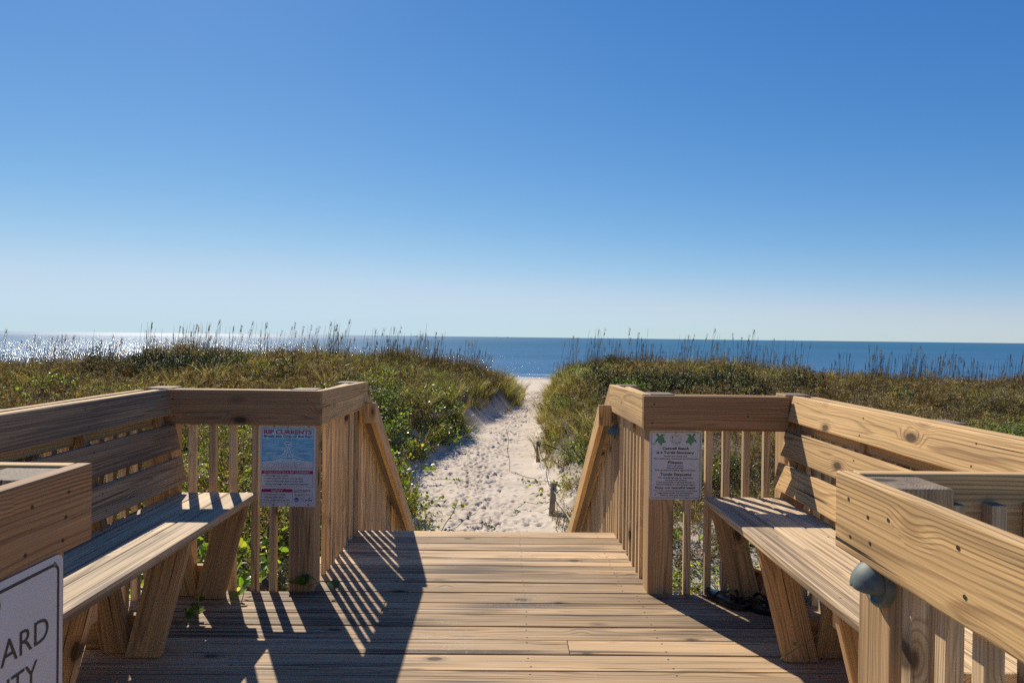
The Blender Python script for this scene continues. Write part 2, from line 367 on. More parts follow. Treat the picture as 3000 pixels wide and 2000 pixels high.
# ------------------------------------------------------------------ sea
sxs = np.array(sorted(set([0]+[s*v for v in (20, 50, 100, 200, 400, 900, 2000, 5000, 12000, 30000, 60000) for s in (-1, 1)])), float)
sys_ = np.array([70, 85, 90, 95, 100, 120, 150, 200, 300, 500, 900, 1600, 3000, 6000, 12000, 25000, 60000], float)
SV = [(x, y, -4.2) for y in sys_ for x in sxs]; n_ = len(sxs)
SF = [(j*n_+i, j*n_+i+1, (j+1)*n_+i+1, (j+1)*n_+i) for j in range(len(sys_)-1) for i in range(n_-1)]
t = NT('sea_water'); geo = t.new('ShaderNodeNewGeometry').outputs['Position']
sep = t.new('ShaderNodeSeparateXYZ'); t.l.new(geo, sep.inputs[0]); yy = sep.outputs[1]
w1 = t.noise(t.vmath('MULTIPLY', geo, (.10, .30, .1)), 1, 3, .6); w2 = t.noise(t.vmath('MULTIPLY', geo, (1.6, 2.2, 1)), 1, 4, .7); w3 = t.noise(t.vmath('MULTIPLY', geo, (.006, .035, .1)), 1, 3, .6)
base = t.mix(t.remap(yy, 95, 500, 0, 1), (.06, .165, .31), (.03, .135, .24)); base = t.mix(t.remap(w3, .35, .65, 0, .55), base, (.02, .105, .20))
w4 = t.noise(t.vmath('MULTIPLY', geo, (.25, 1.4, .1)), 1, 3, .6); base = t.mix(t.remap(w4, .4, .65, 0, .35), base, (.015, .085, .165))
fo = t.noise(t.vmath('MULTIPLY', geo, (.12, 1.1, 1)), 1, 5, .7)
foam = t.math('MULTIPLY', t.remap(yy, 93, 98, 1, 0), t.remap(fo, .42, .52))
brk = t.math('MULTIPLY', t.math('MULTIPLY', t.remap(yy, 99, 102, 0, 1), t.remap(yy, 102, 106, 1, 0)), t.remap(fo, .50, .56, 0, .6))
base = t.mix(t.math('MAXIMUM', foam, brk), base, (.75, .78, .8))
nb = t.bump(t.math('ADD', t.math('MULTIPLY', w1, .6), t.math('MULTIPLY', w2, .34)), 1.0, .5)
df = t.new('ShaderNodeBsdfDiffuse'); t.put(df.inputs[0], base); t.put(df.inputs['Normal'], nb)
gl = t.new('ShaderNodeBsdfGlossy'); t.put(gl.inputs['Roughness'], t.remap(yy, 100, 1500, .19, .30)); t.put(gl.inputs['Normal'], nb)
mx = t.new('ShaderNodeMixShader'); mx.inputs[0].default_value = .17; t.l.new(df.outputs[0], mx.inputs[1]); t.l.new(gl.outputs[0], mx.inputs[2])
M['sea_water'] = t.done(mx.outputs[0])
so = link('sea', pymesh('sea', SV, SF), M['sea_water'], smooth=True); tag(so, kind='structure')

# ships on the horizon
def ship(x, y, L, label, kind):
    o = empty('cargo_ship' if kind == 'cargo' else 'fishing_boat', (x, y, -4.2), label, 'ship')
    def prism(name, poly, hw, mat):
        v = [(x+a*L, y-hw, -4.2+b*L) for a, b in poly]+[(x+a*L, y+hw, -4.2+b*L) for a, b in poly]; n = len(poly)
        f = [tuple(range(n)), tuple(range(2*n-1, n-1, -1))]+[(i, n+i, n+(i+1) % n, (i+1) % n) for i in range(n)]
        link(name, pymesh(name, v, f), mat, o)
    if kind == 'cargo':
        prism('hull', [(-.48, -.02), (.45, -.02), (.5, .075), (-.5, .06)], L*.08, M['ship_hull'])
        prism('deckhouse', [(.28, .07), (.42, .07), (.41, .20), (.29, .20)], L*.07, M['ship_white'])
        prism('funnel', [(.42, .07), (.46, .07), (.46, .15), (.42, .15)], L*.03, M['ship_hull'])
        prism('mast', [(-.40, .06), (-.385, .06), (-.388, .16), (-.396, .16)], L*.01, M['ship_hull'])
        prism('cargo', [(-.36, .06), (.24, .068), (.24, .09), (-.36, .085)], L*.07, M['ship_hull'])
    else:
        prism('hull', [(-.45, -.03), (.42, -.03), (.5, .14), (-.5, .10)], L*.14, M['ship_hull'])
        prism('cabin', [(-.05, .11), (.22, .12), (.20, .33), (-.02, .33)], L*.1, M['ship_white'])
        prism('mast', [(-.02, .33), (.02, .33), (.01, .75), (-.01, .75)], L*.02, M['ship_hull'])
        prism('boom', [(.0, .6), (.02, .63), (-.42, .40), (-.43, .37)], L*.01, M['ship_hull'])
ship(-1180, 9000, 62, 'grey cargo ship on the horizon left of the path, behind the sea oats', 'cargo')
ship(30, 8000, 26, 'tiny fishing boat on the horizon above the sand path, the brighter one', 'fishing')
ship(-118, 9500, 24, 'tiny faint boat on the horizon just left of the fishing boat', 'fishing')

# ------------------------------------------------------------------ deck
XL, XR, YF, ZR = -.972, .744, 3.623, 1.0746       # stair opening rail faces, front rail face, rail top
BW, BH = .038, .184
deck = empty('boardwalk_deck', (-.1, 2.6, 0), 'weathered plank deck platform between the two benches, leading to the stairs', 'deck')
wb = WB(); PITCH = .1435; y1 = 3.664
def screws(w, xs, y, z):
    for x in xs:
        for dy in (-.04, .04): w.disc((x+random.uniform(-.006, .006), y+dy+random.uniform(-.005, .005), z), (0, 0, 1), .0042)
k = 0
while y1-k*PITCH > -1.5:
    yc = y1-k*PITCH-.07; z = -.019+random.uniform(-.003, .001)
    x0, x1 = (-1.93, 1.70) if yc > 1.58 else (-1.16, 1.0)
    if k % 3 == 1 and yc > 1.6:
        xm = random.choice((-.6, .3)); parts = [(x0, xm-.0015), (xm+.0015, x1)]
    else: parts = [(x0, x1)]
    for a, b in parts: wb.board(((a+b)/2, yc, z), ((1, 0, 0), (0, 1, 0), (0, 0, 1)), (b-a, .1350+random.uniform(-.002, .0015), .038))
    screws(wb, [q for q in (-1.72, -1.12, -.5, .12, .72, 1.3) if x0 < q < x1], yc, z+.019); k += 1
for k in range(8):
    yc = y1+k*PITCH+.0735
    z = -.019+random.uniform(-.0015, .0015)
    wb.board((-.114, yc, z), ((1, 0, 0), (0, 1, 0), (0, 0, 1)), (2.03 if k < 7 else 1.80, .1350, .038))
    screws(wb, (-.95, -.5, .12, .66), yc, z+.019)
wb.build('floor_boards', M['wood_deck'], deck, .003)
DE = y1+8*PITCH+.003
for a in ((-1.91, 1.68, 3.612, 3.65), (-1.12, .89, 4.70, 4.738)):
    w = WB(); w.box(a[0], a[1], a[2], a[3], -.25, -.04); w.build('rim_joist', M['wood_post'], deck)
for x in (-1.9, -1.1, -.1, .86, 1.64):
    w = WB(); w.box(x, x+.038, -1.4 if abs(x) < 1.5 else 1.62, 3.61, -.24, -.045); w.build('joist', M['wood_post'], deck)
for x, y in ((-1.75, 3.4), (-.1, 3.45), (1.5, 3.4), (-1.75, 1.8), (1.5, 1.8), (-1.0, 4.62), (.75, 4.62)):
    w = WB(); w.box(x-.07, x+.07, y-.06, y+.07, float(ground(np.array([x]), np.array([y]))[0])-.3, -.26); w.build('foundation_post', M['wood_post'], deck)

# ------------------------------------------------------------------ stairs
SL = .69
st = empty('beach_stairs', (-.114, 6.0, -1.0), 'wooden stairs going down from the deck end to the sand path', 'stairs')
NS = 9
for i in range(NS):
    zt = -.19*(i+1); yt = DE+.27*i
    for j in (0, 1):
        w = WB(); w.board((-.114, yt+.07+j*.1435, zt-.019), ((1, 0, 0), (0, 1, 0), (0, 0, 1)), (1.72, .138, .038)); w.build('tread', M['wood_deck'], st, .003)
for x in (-1.02, .79):
    w = WB(); w.prism([(DE-.15, -.05), (DE+2.55, -1.82), (DE+2.55, -2.1), (DE+2.2, -2.1), (DE-.15, -.42)], 'x', x-.019, x+.019, (0, .82, -.57)); w.build('stringer', M['wood_post'], st)

# ------------------------------------------------------------------ railings
def railing(label, loc): return empty('deck_railing', loc, label, 'railing')
def baluster(par, x, y, z0, z1, wx=.036, wy=.036):
    w = WB(); t_ = random.uniform(-.003, .003)
    w.board((x, y, (z0+z1)/2), ((t_, random.uniform(-.002, .002), 1), (1, 0, -t_), (0, 1, 0)), (z1-z0, wx, wy)); return w.build('baluster', M['wood_bounce_lit'], par, .003)
def post(par, x0, x1, y0, y1, z0, z1):
    w = WB(); w.box(x0, x1, y0, y1, z0, z1); return w.build('post', M['wood_post'], par, .005)
def rail(par, fn, name='top_rail', mat='wood_rail'):
    w = WB(); fn(w); return w.build(name, M[mat], par, .005)
def hb(w, pts, n, r=.0055):
    for p in pts: w.disc(p, n, r)
# front left
rl = railing('front railing left of the stairs, holding the rip currents sign', (-1.4, 3.66, 0))
def f(w):
    w.board(((XL-1.80)/2, YF+.019, ZR-BH/2), ((1, 0, 0), (0, 0, 1), (0, 1, 0)), (XL+1.80, BH, BW))
    hb(w, [(-1.75+.0, YF, ZR-.05), (-1.745, YF, ZR-.14), (-1.04, YF, ZR-.05), (-1.05, YF, ZR-.14)], (0, -1, 0), .004)
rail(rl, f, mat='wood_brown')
w = WB(); w.box(-1.79, XL-.04, YF+BW+.038, YF+BW+.076, ZR-.12, ZR-.002); w.build('back_rail', M['wood_rail'], rl)
for x in (-1.667, -1.557, -1.451, -1.329, -1.233): baluster(rl, x, YF+.057, -.16, ZR-.012)
post(rl, XL-.038-.136, XL-.040, YF+.039, YF+.176, -.3, ZR+.003)
# front right
rr = railing('front railing right of the stairs, holding the turtle sanctuary sign', (1.1, 3.66, 0))
def f(w):
    w.board(((XR+1.52)/2, YF+.019, ZR-BH/2-.006), ((1, 0, 0), (0, 0, 1), (0, 1, 0)), (1.52-XR, BH, BW))
    hb(w, [(.80, YF, ZR-.05), (.79, YF, ZR-.15), (1.30, YF, ZR-.11)], (0, -1, 0), .005)
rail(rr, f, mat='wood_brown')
w = WB(); w.box(XR+.04, 1.50, YF+BW+.038, YF+BW+.076, ZR-.12, ZR-.006); w.build('back_rail', M['wood_rail'], rr)
for x in (.997, 1.109, 1.201, 1.312, 1.423): baluster(rr, x, YF+.057, -.16, ZR-.02)
post(rr, XR+.040, XR+.176, YF+.039, YF+.176, -.3, ZR+.001)
# returns beside the stair head
for s, X0, lab in ((-1, XL, 'short return railing down the left side of the stair head'), (1, XR, 'short return railing down the right side of the stair head')):
    g = railing(lab, (X0, 4.2, 0)); zf = 1.045; Ye = 4.83
    dl = np3(0, Ye-YF-.001, zf-ZR); ln = np.linalg.norm(dl)
    w = WB(); xa, xb = (X0-BW, X0) if s < 0 else (X0, X0+BW)
    v_ = [(YF+.0385, ZR-BH), (YF+.0385, ZR), (Ye, zf), (Ye, zf-BH)]
    w.prism(v_, 'x', xa, xb, (0, 1, -.02))
    for (yy_, zz_) in ((YF+.1, -.05), (YF+.12, -.14), (4.72, -.05), (4.74, -.13)): w.disc((X0, yy_, ZR+zz_-.01), (-s, 0, 0), .005)
    w.build('top_rail', M['wood_rail'], g, .005)
    xo0, xo1 = (X0-BW-.002-.036, X0-BW-.002) if s < 0 else (X0+BW+.002, X0+BW+.038)
    xc = (xo0+xo1)/2
    for yb in (3.916, 4.017, 4.125, 4.229, 4.330, 4.447, 4.600): baluster(g, xc+s*-.006, yb, -.16, 1.03, .022, .034)
    post(g, *((X0-BW-.136, X0-BW-.002) if s < 0 else (X0+BW+.002, X0+BW+.136)), 4.655, 4.79, -.3, 1.05)
    w = WB(); xq = (xo0-.038, xo0-.002) if s < 0 else (xo1+.002, xo1+.038)
    w.box(*xq, YF+.18, 4.64, .93, 1.045); w.build('back_rail', M['wood_rail'], g)
    # stair railing
    sr = railing('sloping stair railing down the left side of the beach stairs' if s < 0 else 'sloping stair railing down the right side of the beach stairs', (X0, 6.2, -.6))
    Y2 = 7.75
    xa, xb = (X0-BW, X0) if s < 0 else (X0, X0+BW)
    w = WB(); ys = Ye+.002
    w.prism([(ys, zf-.27), (ys, zf-.003), (Y2, zf-.003-SL*(Y2-ys)), (Y2, zf-.27-SL*(Y2-ys))], 'x', xa, xb, (0, .82, -.57)); w.build('side_rail', M['wood_rail'], sr, .004)
    # handrail bundle on the inner side
    for j in range(2):
        x_a = X0-s*(.002+.040*j); x_b = x_a-s*.038; xa, xb = min(x_a, x_b), max(x_a, x_b)
        w = WB(); y0 = 4.765; z0 = .905-.004*j
        w.prism([(y0, z0-.142), (y0, z0), (y0+.05, z0-.01), (Y2, z0-.01-SL*(Y2-y0-.05)), (Y2, z0-.155-SL*(Y2-y0)), ], 'x', xa, xb, (0, .82, -.57))
        w.build('handrail', M['wood_old' if j == 0 else 'wood_rail'], sr, .004)
    w = WB(); xa, xb = (X0-.002, X0+.084) if s < 0 else (X0-.084, X0+.002)
    w.box(xa-.001, xb+.001, 4.727, 4.763, .765, .907); w.build('handrail_block', M['wood_rail'], sr, .004)
    for k in range(27):
        y = Ye+.05+k*.105; zt = zf-.03-SL*(y-Ye)
        baluster(sr, xc, y, min(zt-1.15, -.3-SL*(y-Ye)*.98), zt, .024, .034)
    for y in (6.2, 7.7): post(sr, *((X0-BW-.076-.10, X0-BW-.042) if s < 0 else (X0+BW+.042, X0+BW+.176)), y-.07, y+.07, -2.4, zf-SL*(y-Ye)-.02)
# side railings behind the benches
for s in (-1, 1):
    xi = -1.832 if s < 0 else 1.567         # inner face of the side rail board
    g = railing('side railing behind the left bench' if s < 0 else 'side railing behind the right bench', (xi, 2.6, 0))
    xa, xb = sorted((xi, xi+s*BW))
    w = WB(); w.box(xa, xb, 1.655, 3.655, ZR-BH-.004, ZR-.004); w.build('top_rail', M['wood_rail'], g, .005)
    xc = xi+s*(BW+.020)
    for k in range(17): baluster(g, xc, 1.75+k*.1115, -.16, ZR-.02)
    w = WB(); x2 = sorted((xc+s*.02, xc+s*.056)); w.box(*x2, 1.66, 3.65, ZR-.10, ZR-.005); w.build('back_rail', M['wood_rail'], g)
    px = (-1.917, -1.781) if s < 0 else (1.517, 1.653)
    post(g, *px, YF+.0395, YF+.176, -.3, ZR+.005)
    for y in (2.60,):
        pp = (xc-.018-.0, xc+.018) 
        post(g, *sorted((xi+s*.079, xi+s*.215)), y, y+.135, -.3, ZR-.012)
# platform back railings and walkway railings near the camera
NZ = 1.0587
for s in (-1, 1):
    xf = -.987 if s < 0 else .808
    g = railing('near walkway railing on the left, holding the lifeguard sign' if s < 0 else 'near walkway railing on the right, with the round step light', (xf, .6, 0))
    xa, xb = sorted((xf, xf+s*BW))
    def f(w):
        w.board(((xa+xb)/2, .1, NZ-BH/2), ((0, 1, 0), (0, 0, 1), (1, 0, 0)), (3.10, BH, BW))
        if s > 0: hb(w, [(xf, 1.585, NZ-.055), (xf, 1.575, NZ-.14), (xf, 1.49, NZ-.13), (xf, 1.5, NZ-.075), (xf, 1.42, NZ-.06), (xf, 1.20, NZ-.05), (xf, 1.18, NZ-.13)], (-1, 0, 0), .0048)
        else: hb(w, [(xf, 1.56, NZ-.05), (xf, 1.55, NZ-.105), (xf, 1.54, NZ-.155), (xf, 1.42, NZ-.15), (xf, 1.44, NZ-.055)], (1, 0, 0), .0045)
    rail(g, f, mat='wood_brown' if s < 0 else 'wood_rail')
    for k in range(22): baluster(g, xf+s*(BW+.02), 1.415-k*.107, -.16, NZ-.03)
    post(g, *sorted((xf+s*(BW+.002), xf+s*(BW+.138))), 1.474, 1.610, -.3, NZ-.006)
    post(g, *sorted((xf+s*(BW+.042), xf+s*(BW+.178))), -.9, -.764, -.3, NZ-.006)
    g2 = railing('railing along the near edge of the deck left of the walkway' if s < 0 else 'railing along the near edge of the deck right of the walkway', (xf+s*.5, 1.63, 0))
    x1 = -1.87 if s < 0 else 1.605
    w = WB(); xa2, xb2 = sorted((xf+s*(BW+.001), x1))
    w.box(xa2, xb2, 1.612, 1.650, NZ-BH, NZ); w.build('top_rail', M['wood_rail'], g2, .005)
    x = xf+s*(BW+.138+.075); k = 0
    while abs(x) < abs(x1)-.03: baluster(g2, x, 1.592, -.16, NZ-.065); x += s*.0985
# ------------------------------------------------------------------ benches
def bench(s):
    # mirrored profile: m(x) maps left-bench X to the other side
    c = -.1165
    def m(x): return x if s < 0 else 2*c-x-.0
    b = empty('wooden_bench', (m(-1.55), 2.7, 0), 'slatted wooden bench on the left, beside the rip currents sign' if s < 0 else 'slatted wooden bench on the right with flip flops under its far end', 'bench')
    for j in range(3):
        xc = m(-1.300-.0715-j*.1445)
        w = WB(); w.board((xc, 2.665, .516+random.uniform(-.001, .001)), ((0, 1, 0), (1, 0, 0), (0, 0, 1)), (1.91, .1405, .038))
        for y in (3.58, 2.9, 2.21):
            for d in (-.035, .035): w.disc((xc+d, y+random.uniform(-.006, .006), .535), (0, 0, 1), .0042)
        w.build('seat_board', M['wood_seat'], b, .007)
    ta = math.atan(.214)
    for zt in (1.078, .896, .724):
        xt = -1.776+(1.078-zt)*.214
        L_ = (0, 1, 0); W_ = (-math.sin(ta)*(-s if s > 0 else 1)*1.0, 0, math.cos(ta))
        W_ = (math.sin(ta)*s, 0, math.cos(ta)); T_ = (math.cos(ta)*s, 0, -math.sin(ta))
        top = np3(m(xt), 2.665, zt); cc = top-np.array(W_)*.0695+np.array(T_)*.019
        w = WB(); w.board(cc, (L_, W_, T_), (1.93, .139, .038))
        for y in (3.55, 2.9, 2.2):
            for d in (-.04, .035): w.disc(cc-np.array(T_)*.019+np.array(W_)*d+np3(0, y-2.665, 0), tuple(-np.array(T_)), .0042)
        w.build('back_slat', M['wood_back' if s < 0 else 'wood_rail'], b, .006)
    for y in (3.55, 2.905, 2.215, 1.80):
        w = WB(); w.prism([(m(-1.590), .001), (m(-1.442), .001), (m(-1.318), .4965), (m(-1.466), .4965)], 'y', y-.019, y+.019, (.24*(-s if s > 0 else 1), 0, 1)); w.build('leg', M['wood_post'], b, .005)
        w = WB(); w.prism([(m(-1.586), .001), (m(-1.710), .001), (m(-1.829), .55), (m(-1.829), 1.05), (m(-1.815), 1.05)], 'y', y+.020, y+.057, (-.2*(1 if s < 0 else -1), 0, 1)); w.build('back_support', M['wood_post'], b, .004)
        w = WB(); a, d = sorted((m(-1.80), m(-1.47))); w.box(a, d, y+.058, y+.095, .001, .150); w.build('cleat', M['wood_post'], b, .004)
        w = WB(); a, d = sorted((m(-1.80), m(-1.36))); w.box(a, d, y+.058, y+.095, .40, .4955); w.build('seat_support', M['wood_post'], b, .004)
    return b
bench(-1); bench(1)

# ------------------------------------------------------------------ signs
_ft = {}
def text2d(body, offset=0.0):
    cu = bpy.data.curves.new('t', 'FONT'); cu.body = body; cu.size = 1; cu.offset = offset; cu.resolution_u = 3; cu.fill_mode = 'FRONT'
    o = bpy.data.objects.new('t', cu); COL.objects.link(o); dg = bpy.context.evaluated_depsgraph_get()
    me = bpy.data.meshes.new_from_object(o.evaluated_get(dg)); v = np.array([p.co[:2] for p in me.vertices]); f = [list(p.vertices) for p in me.polygons]
    bpy.data.objects.remove(o); bpy.data.curves.remove(cu); bpy.data.meshes.remove(me); return v, f
CAPH = None
class Ink:
    """flat shapes laid on a sign, one mesh per ink colour; local units metres, x right, y up"""
    def __init__(s, fr): s.fr = fr; s.d = {}
    def add(s, col, pts, faces, lift=1.0):
        v, f = s.d.setdefault(col, ([], [])); n = len(v)
        for p in pts: v.append(s.fr(p[0], p[1], .0008*lift))
        for q in faces: f.append([n+i for i in q])
    def poly(s, col, pts, lift=1.0): s.add(col, pts, [range(len(pts))], lift)
    def rect(s, col, x0, y0, x1, y1, lift=1.0): s.poly(col, [(x0, y0), (x1, y0), (x1, y1), (x0, y1)], lift)
    def frame(s, col, x0, y0, x1, y1, w, lift=1.0, r=0):
        if r == 0:
            s.rect(col, x0, y0, x1, y0+w, lift); s.rect(col, x0, y1-w, x1, y1, lift); s.rect(col, x0, y0+w, x0+w, y1-w, lift); s.rect(col, x1-w, y0+w, x1, y1-w, lift); return
        o, i = rrect(x0, y0, x1, y1, r), rrect(x0+w, y0+w, x1-w, y1-w, r-w); n = len(o)
        s.add(col, o+i, [(k, (k+1) % n, n+(k+1) % n, n+k) for k in range(n)], lift)
    def line(s, col, pts, w, lift=1.0):
        for a, b in zip(pts[:-1], pts[1:]):
            d = np.array(b)-np.array(a); l = np.linalg.norm(d)+1e-9; n = np.array((-d[1], d[0]))/l*w/2; e = d/l*w*.25
            a_ = np.array(a)-e; b_ = np.array(b)+e
            s.poly(col, [a_-n, b_-n, b_+n, a_+n], lift); lift += .02
    def circ(s, col, cx, cy, r, lift=1.0, ry=None, n=20): s.poly(col, [(cx+r*math.cos(k*math.tau/n), cy+(ry or r)*math.sin(k*math.tau/n)) for k in range(n)], lift)
    def ring(s, col, cx, cy, r, w, lift=1.0, n=28):
        o = [(cx+q*math.cos(k*math.tau/n), cy+q*math.sin(k*math.tau/n)) for q in (r, r-w) for k in range(n)]
        s.add(col, o, [(k, (k+1) % n, n+(k+1) % n, n+k) for k in range(n)], lift)
    def text(s, col, body, cx, base, w, cap, bold=.012, align='c', lift=1.5):
        global CAPH
        if CAPH is None: v, _ = text2d('H'); CAPH = v[:, 1].max()
        v, f = text2d(body, bold); wid = v[:, 0].max()-v[:, 0].min()
        x = (v[:, 0]-v[:, 0].min())*w/wid; y = v[:, 1]*cap/CAPH
        x0 = cx-w/2 if align == 'c' else cx
        s.add(col, [(a+x0, b+base) for a, b in zip(x, y)], f, lift)
    def build(s, parent, names):
        for col, (v, f) in s.d.items():
            me = pymesh(names.get(col, 'lettering'), v, f)
            link(names.get(col, 'lettering'), me, M[col.split('#')[0]], parent)
def rrect(x0, y0, x1, y1, r, n=5):
    o = []
    for cx, cy, a in ((x1-r, y1-r, 0), (x0+r, y1-r, 90), (x0+r, y0+r, 180), (x1-r, y0+r, 270)):
        for k in range(n+1): t_ = R(a+90*k/n); o.append((cx+r*math.cos(t_), cy+r*math.sin(t_)))
    return o
def panel(parent, fr, w, h, r=.012, th=.002, bolts=()):
    o = rrect(0, 0, w, h, r); n = len(o)
    v = [fr(a, b, 0) for a, b in o]+[fr(a, b, -th) for a, b in o]
    f_ = [tuple(range(n)), tuple(range(2*n-1, n-1, -1))]+[(i, n+i, n+(i+1) % n, (i+1) % n) for i in range(n)]
    link('sign_panel', pymesh('sign_panel', v, f_), M['sign_white'], parent)
    for (a, b, r_) in bolts:
        ks = 10; vv = [fr(a+r_*math.cos(k*math.tau/ks), b+r_*math.sin(k*math.tau/ks), 0) for k in range(ks)]+[fr(a+r_*.6*math.cos(k*math.tau/ks), b+r_*.6*math.sin(k*math.tau/ks), .0028) for k in range(ks)]
        ff = [(k, (k+1) % ks, ks+(k+1) % ks, ks+k) for k in range(ks)]+[tuple(range(ks, 2*ks))]
        link('bolt', pymesh('bolt', vv, ff), M['bolt'], parent)
# rip currents sign --------------------------------------------------
rs = empty('rip_current_sign', (-1.15, 3.62, .67), 'white sign reading RIP CURRENTS with a blue sea picture, on the left stair post', 'sign')
fr = lambda a, b, d: (-1.303+a, YF+.034-d, .452+b)
W_, H_ = .299, .437
def P(px, py): return ((px-85)/955*W_, (1500-py)/1412*H_)
# the rail board stands 38 mm proud of the post; the sign sits on the post face, below the board
panel(rs, fr, W_, H_, .012, .002, [(*P(328, 1467), .005), (*P(921, 1462), .005), (*P(328, 118), .0045), (*P(918, 118), .0045), (*P(566, 126), .0035), (*P(566, 1460), .0035)])
ik = Ink(fr)
a = P(128, 830); b = P(998, 148); ik.rect('ink_paleblue', a[0], P(0, 330)[1], b[0], b[1], .4)
ik.frame('ink_navy', *a, *b, .0012, 1.2)
s0 = P(132, 745); s1 = P(994, 325); ik.rect('ink_sea', s0[0], s0[1], s1[0], s1[1], .9)
ik.text('ink_red', 'RIP CURRENTS', *P(565, 244), P(972, 0)[0]-P(160, 0)[0], 68/1412*H_, .035)
ik.text('ink_black', 'Break the Grip of the Rip!', *P(568, 303), P(975, 0)[0]-P(158, 0)[0], 40/1412*H_, .022)
# surf: the pale channel and foam edge
chan = [(480, 395), (560, 370), (650, 395), (640, 440), (600, 500), (620, 560), (680, 620), (900, 700), (994, 722), (994, 746), (132, 746), (132, 730), (230, 700), (440, 625), (500, 560), (530, 500), (500, 440)]
ik.poly('ink_paleblue', [P(*q) for q in chan], 1.1)
ik.poly('sign_white#s', [P(*q) for q in [(132, 746), (560, 712), (994, 735), (994, 828), (132, 828)]], 1.2)
for x0_, x1_, y_ in ((165, 395, 578), (715, 955, 568), (440, 505, 512), (620, 675, 512), (360, 430, 392), (700, 765, 390)):
    ik.poly('sign_white#s', [P(x0_, y_+4), P((x0_+x1_)/2, y_+9), P(x1_, y_+4), P(x1_-10, y_-7), P((x0_+x1_)/2, y_-10), P(x0_+30, y_-4)], 1.3)
ik.line('ink_black#a', [P(*q) for q in ((220, 702), (330, 690), (420, 660), (468, 640))], .0024, 1.4)
ik.line('ink_black#a', [P(*q) for q in ((480, 630), (520, 595), (543, 540))], .002, 1.4); ik.line('ink_black#a', [P(*q) for q in ((545, 530), (540, 480), (515, 440), (488, 412))], .0016, 1.4)
ik.line('ink_black#a', [P(*q) for q in ((905, 700), (800, 688), (710, 660), (655, 640))], .0024, 1.4)
ik.line('ink_black#a', [P(*q) for q in ((640, 630), (602, 595), (580, 540))], .002, 1.4); ik.line('ink_black#a', [P(*q) for q in ((579, 530), (584, 480), (606, 440), (636, 414))], .0016, 1.4)
for cx_, y0_, y1_ in ((560, 632, 592), (560, 458, 432)):
    ik.line('ink_black#a', [P(cx_, y0_), P(cx_, y1_)], .002, 1.4); ik.poly('ink_black#a', [P(cx_-13, y1_+6), P(cx_+13, y1_+6), P(cx_, y1_-10)], 1.5)
ik.poly('ink_black#a', [P(500, 402), P(560, 396), P(606, 384), P(600, 400), P(560, 408)], 1.5)
ik.text('ink_black', 'RIP CURRENT', *P(562, 672), P(645, 0)[0]-P(478, 0)[0], 16/1412*H_, .02)
ik.text('ink_grey', 'Rip currents are powerful currents of water moving away from shore.', *P(575, 764), P(858, 0)[0]-P(290, 0)[0], 12/1412*H_, .01)
ik.text('ink_grey', 'They can sweep even the strongest swimmer out to sea.', *P(575, 781), P(805, 0)[0]-P(345, 0)[0], 12/1412*H_, .01)
ik.text('ink_red', 'www.ripcurrents.noaa.gov', *P(575, 808), P(735, 0)[0]-P(412, 0)[0], 14/1412*H_, .01)
a = P(124, 1152); b = P(998, 876); ik.frame('ink_maroon', *a, *b, .001, 1.2); ik.rect('ink_maroon', a[0], P(0, 932)[1], b[0], b[1], 1.0)
ik.text('sign_white', 'IF CAUGHT IN A RIP CURRENT', *P(560, 920), P(948, 0)[0]-P(172, 0)[0], 33/1412*H_, .022, lift=2.2)
for tx, yb, xe in (("Don't fight the current", 975, 568), ('Swim out of the current, then to shore', 1023, 830), ("If you can't escape, float or tread water", 1071, 846), ('If you need help, call or wave for assistance', 1118, 925)):
    ik.text('ink_black', tx, *P(208, yb), P(xe, 0)[0]-P(208, 0)[0], 22/1412*H_, .012, 'l'); ik.circ('ink_black#b', *P(182, yb-10), .0024, 1.5)
a = P(124, 1432); b = P(655, 1195); ik.frame('ink_maroon', *a, *b, .001, 1.2); ik.rect('ink_maroon', a[0], P(0, 1248)[1], b[0], b[1], 1.0)
ik.text('sign_white', 'SAFETY', *P(388, 1240), P(490, 0)[0]-P(288, 0)[0], 31/1412*H_, .022, lift=2.2)
for tx, yb, xe in (('Know how to swim', 1300, 528), ('Never swim alone', 1348, 508), ("If in doubt, don't go out", 1397, 604)):
    ik.text('ink_black', tx, *P(208, yb), P(xe, 0)[0]-P(208, 0)[0], 22/1412*H_, .012, 'l'); ik.circ('ink_black#b', *P(182, yb-10), .0024, 1.5)
for tx, yb, xe in (('More information about rip', 1212, 950), ('currents can be found at the', 1232, 960), ('following web sites:', 1251, 872), ('www.ripcurrents.noaa.gov', 1294, 942), ('www.usla.org', 1313, 818)):
    ik.text('ink_black', tx, *P(682, yb), P(xe, 0)[0]-P(682, 0)[0], 13/1412*H_, .012, 'l')
c_ = P(721, 1378); ik.circ('ink_blue#l', *c_, .0125, 1.2); ik.poly('sign_white', [(c_[0]-.011, c_[1]+.004), (c_[0], c_[1]-.004), (c_[0]+.011, c_[1]+.004), (c_[0]+.003, c_[1]-.0075), (c_[0]-.003, c_[1]-.0075)], 1.8)
ik.poly('ink_navy', [(c_[0]-.009, c_[1]+.007), (c_[0], c_[1]+.001), (c_[0]+.009, c_[1]+.007), (c_[0], c_[1]+.0112)], 1.6)
ik.line('ink_grey#l', [P(782, 1335), P(862, 1415)], .0025, 1.2); ik.line('ink_grey#l', [P(862, 1335), P(782, 1415)], .0025, 1.5); ik.circ('ink_grey#l', *P(822, 1376), .0062, 1.9)
ik.text('ink_navy', 'Sea Grant', *P(930, 1397), P(988, 0)[0]-P(870, 0)[0], 30/1412*H_, .03); ik.line('ink_blue', [P(918, 1345), P(936, 1362), P(965, 1335)], .002, 1.2)
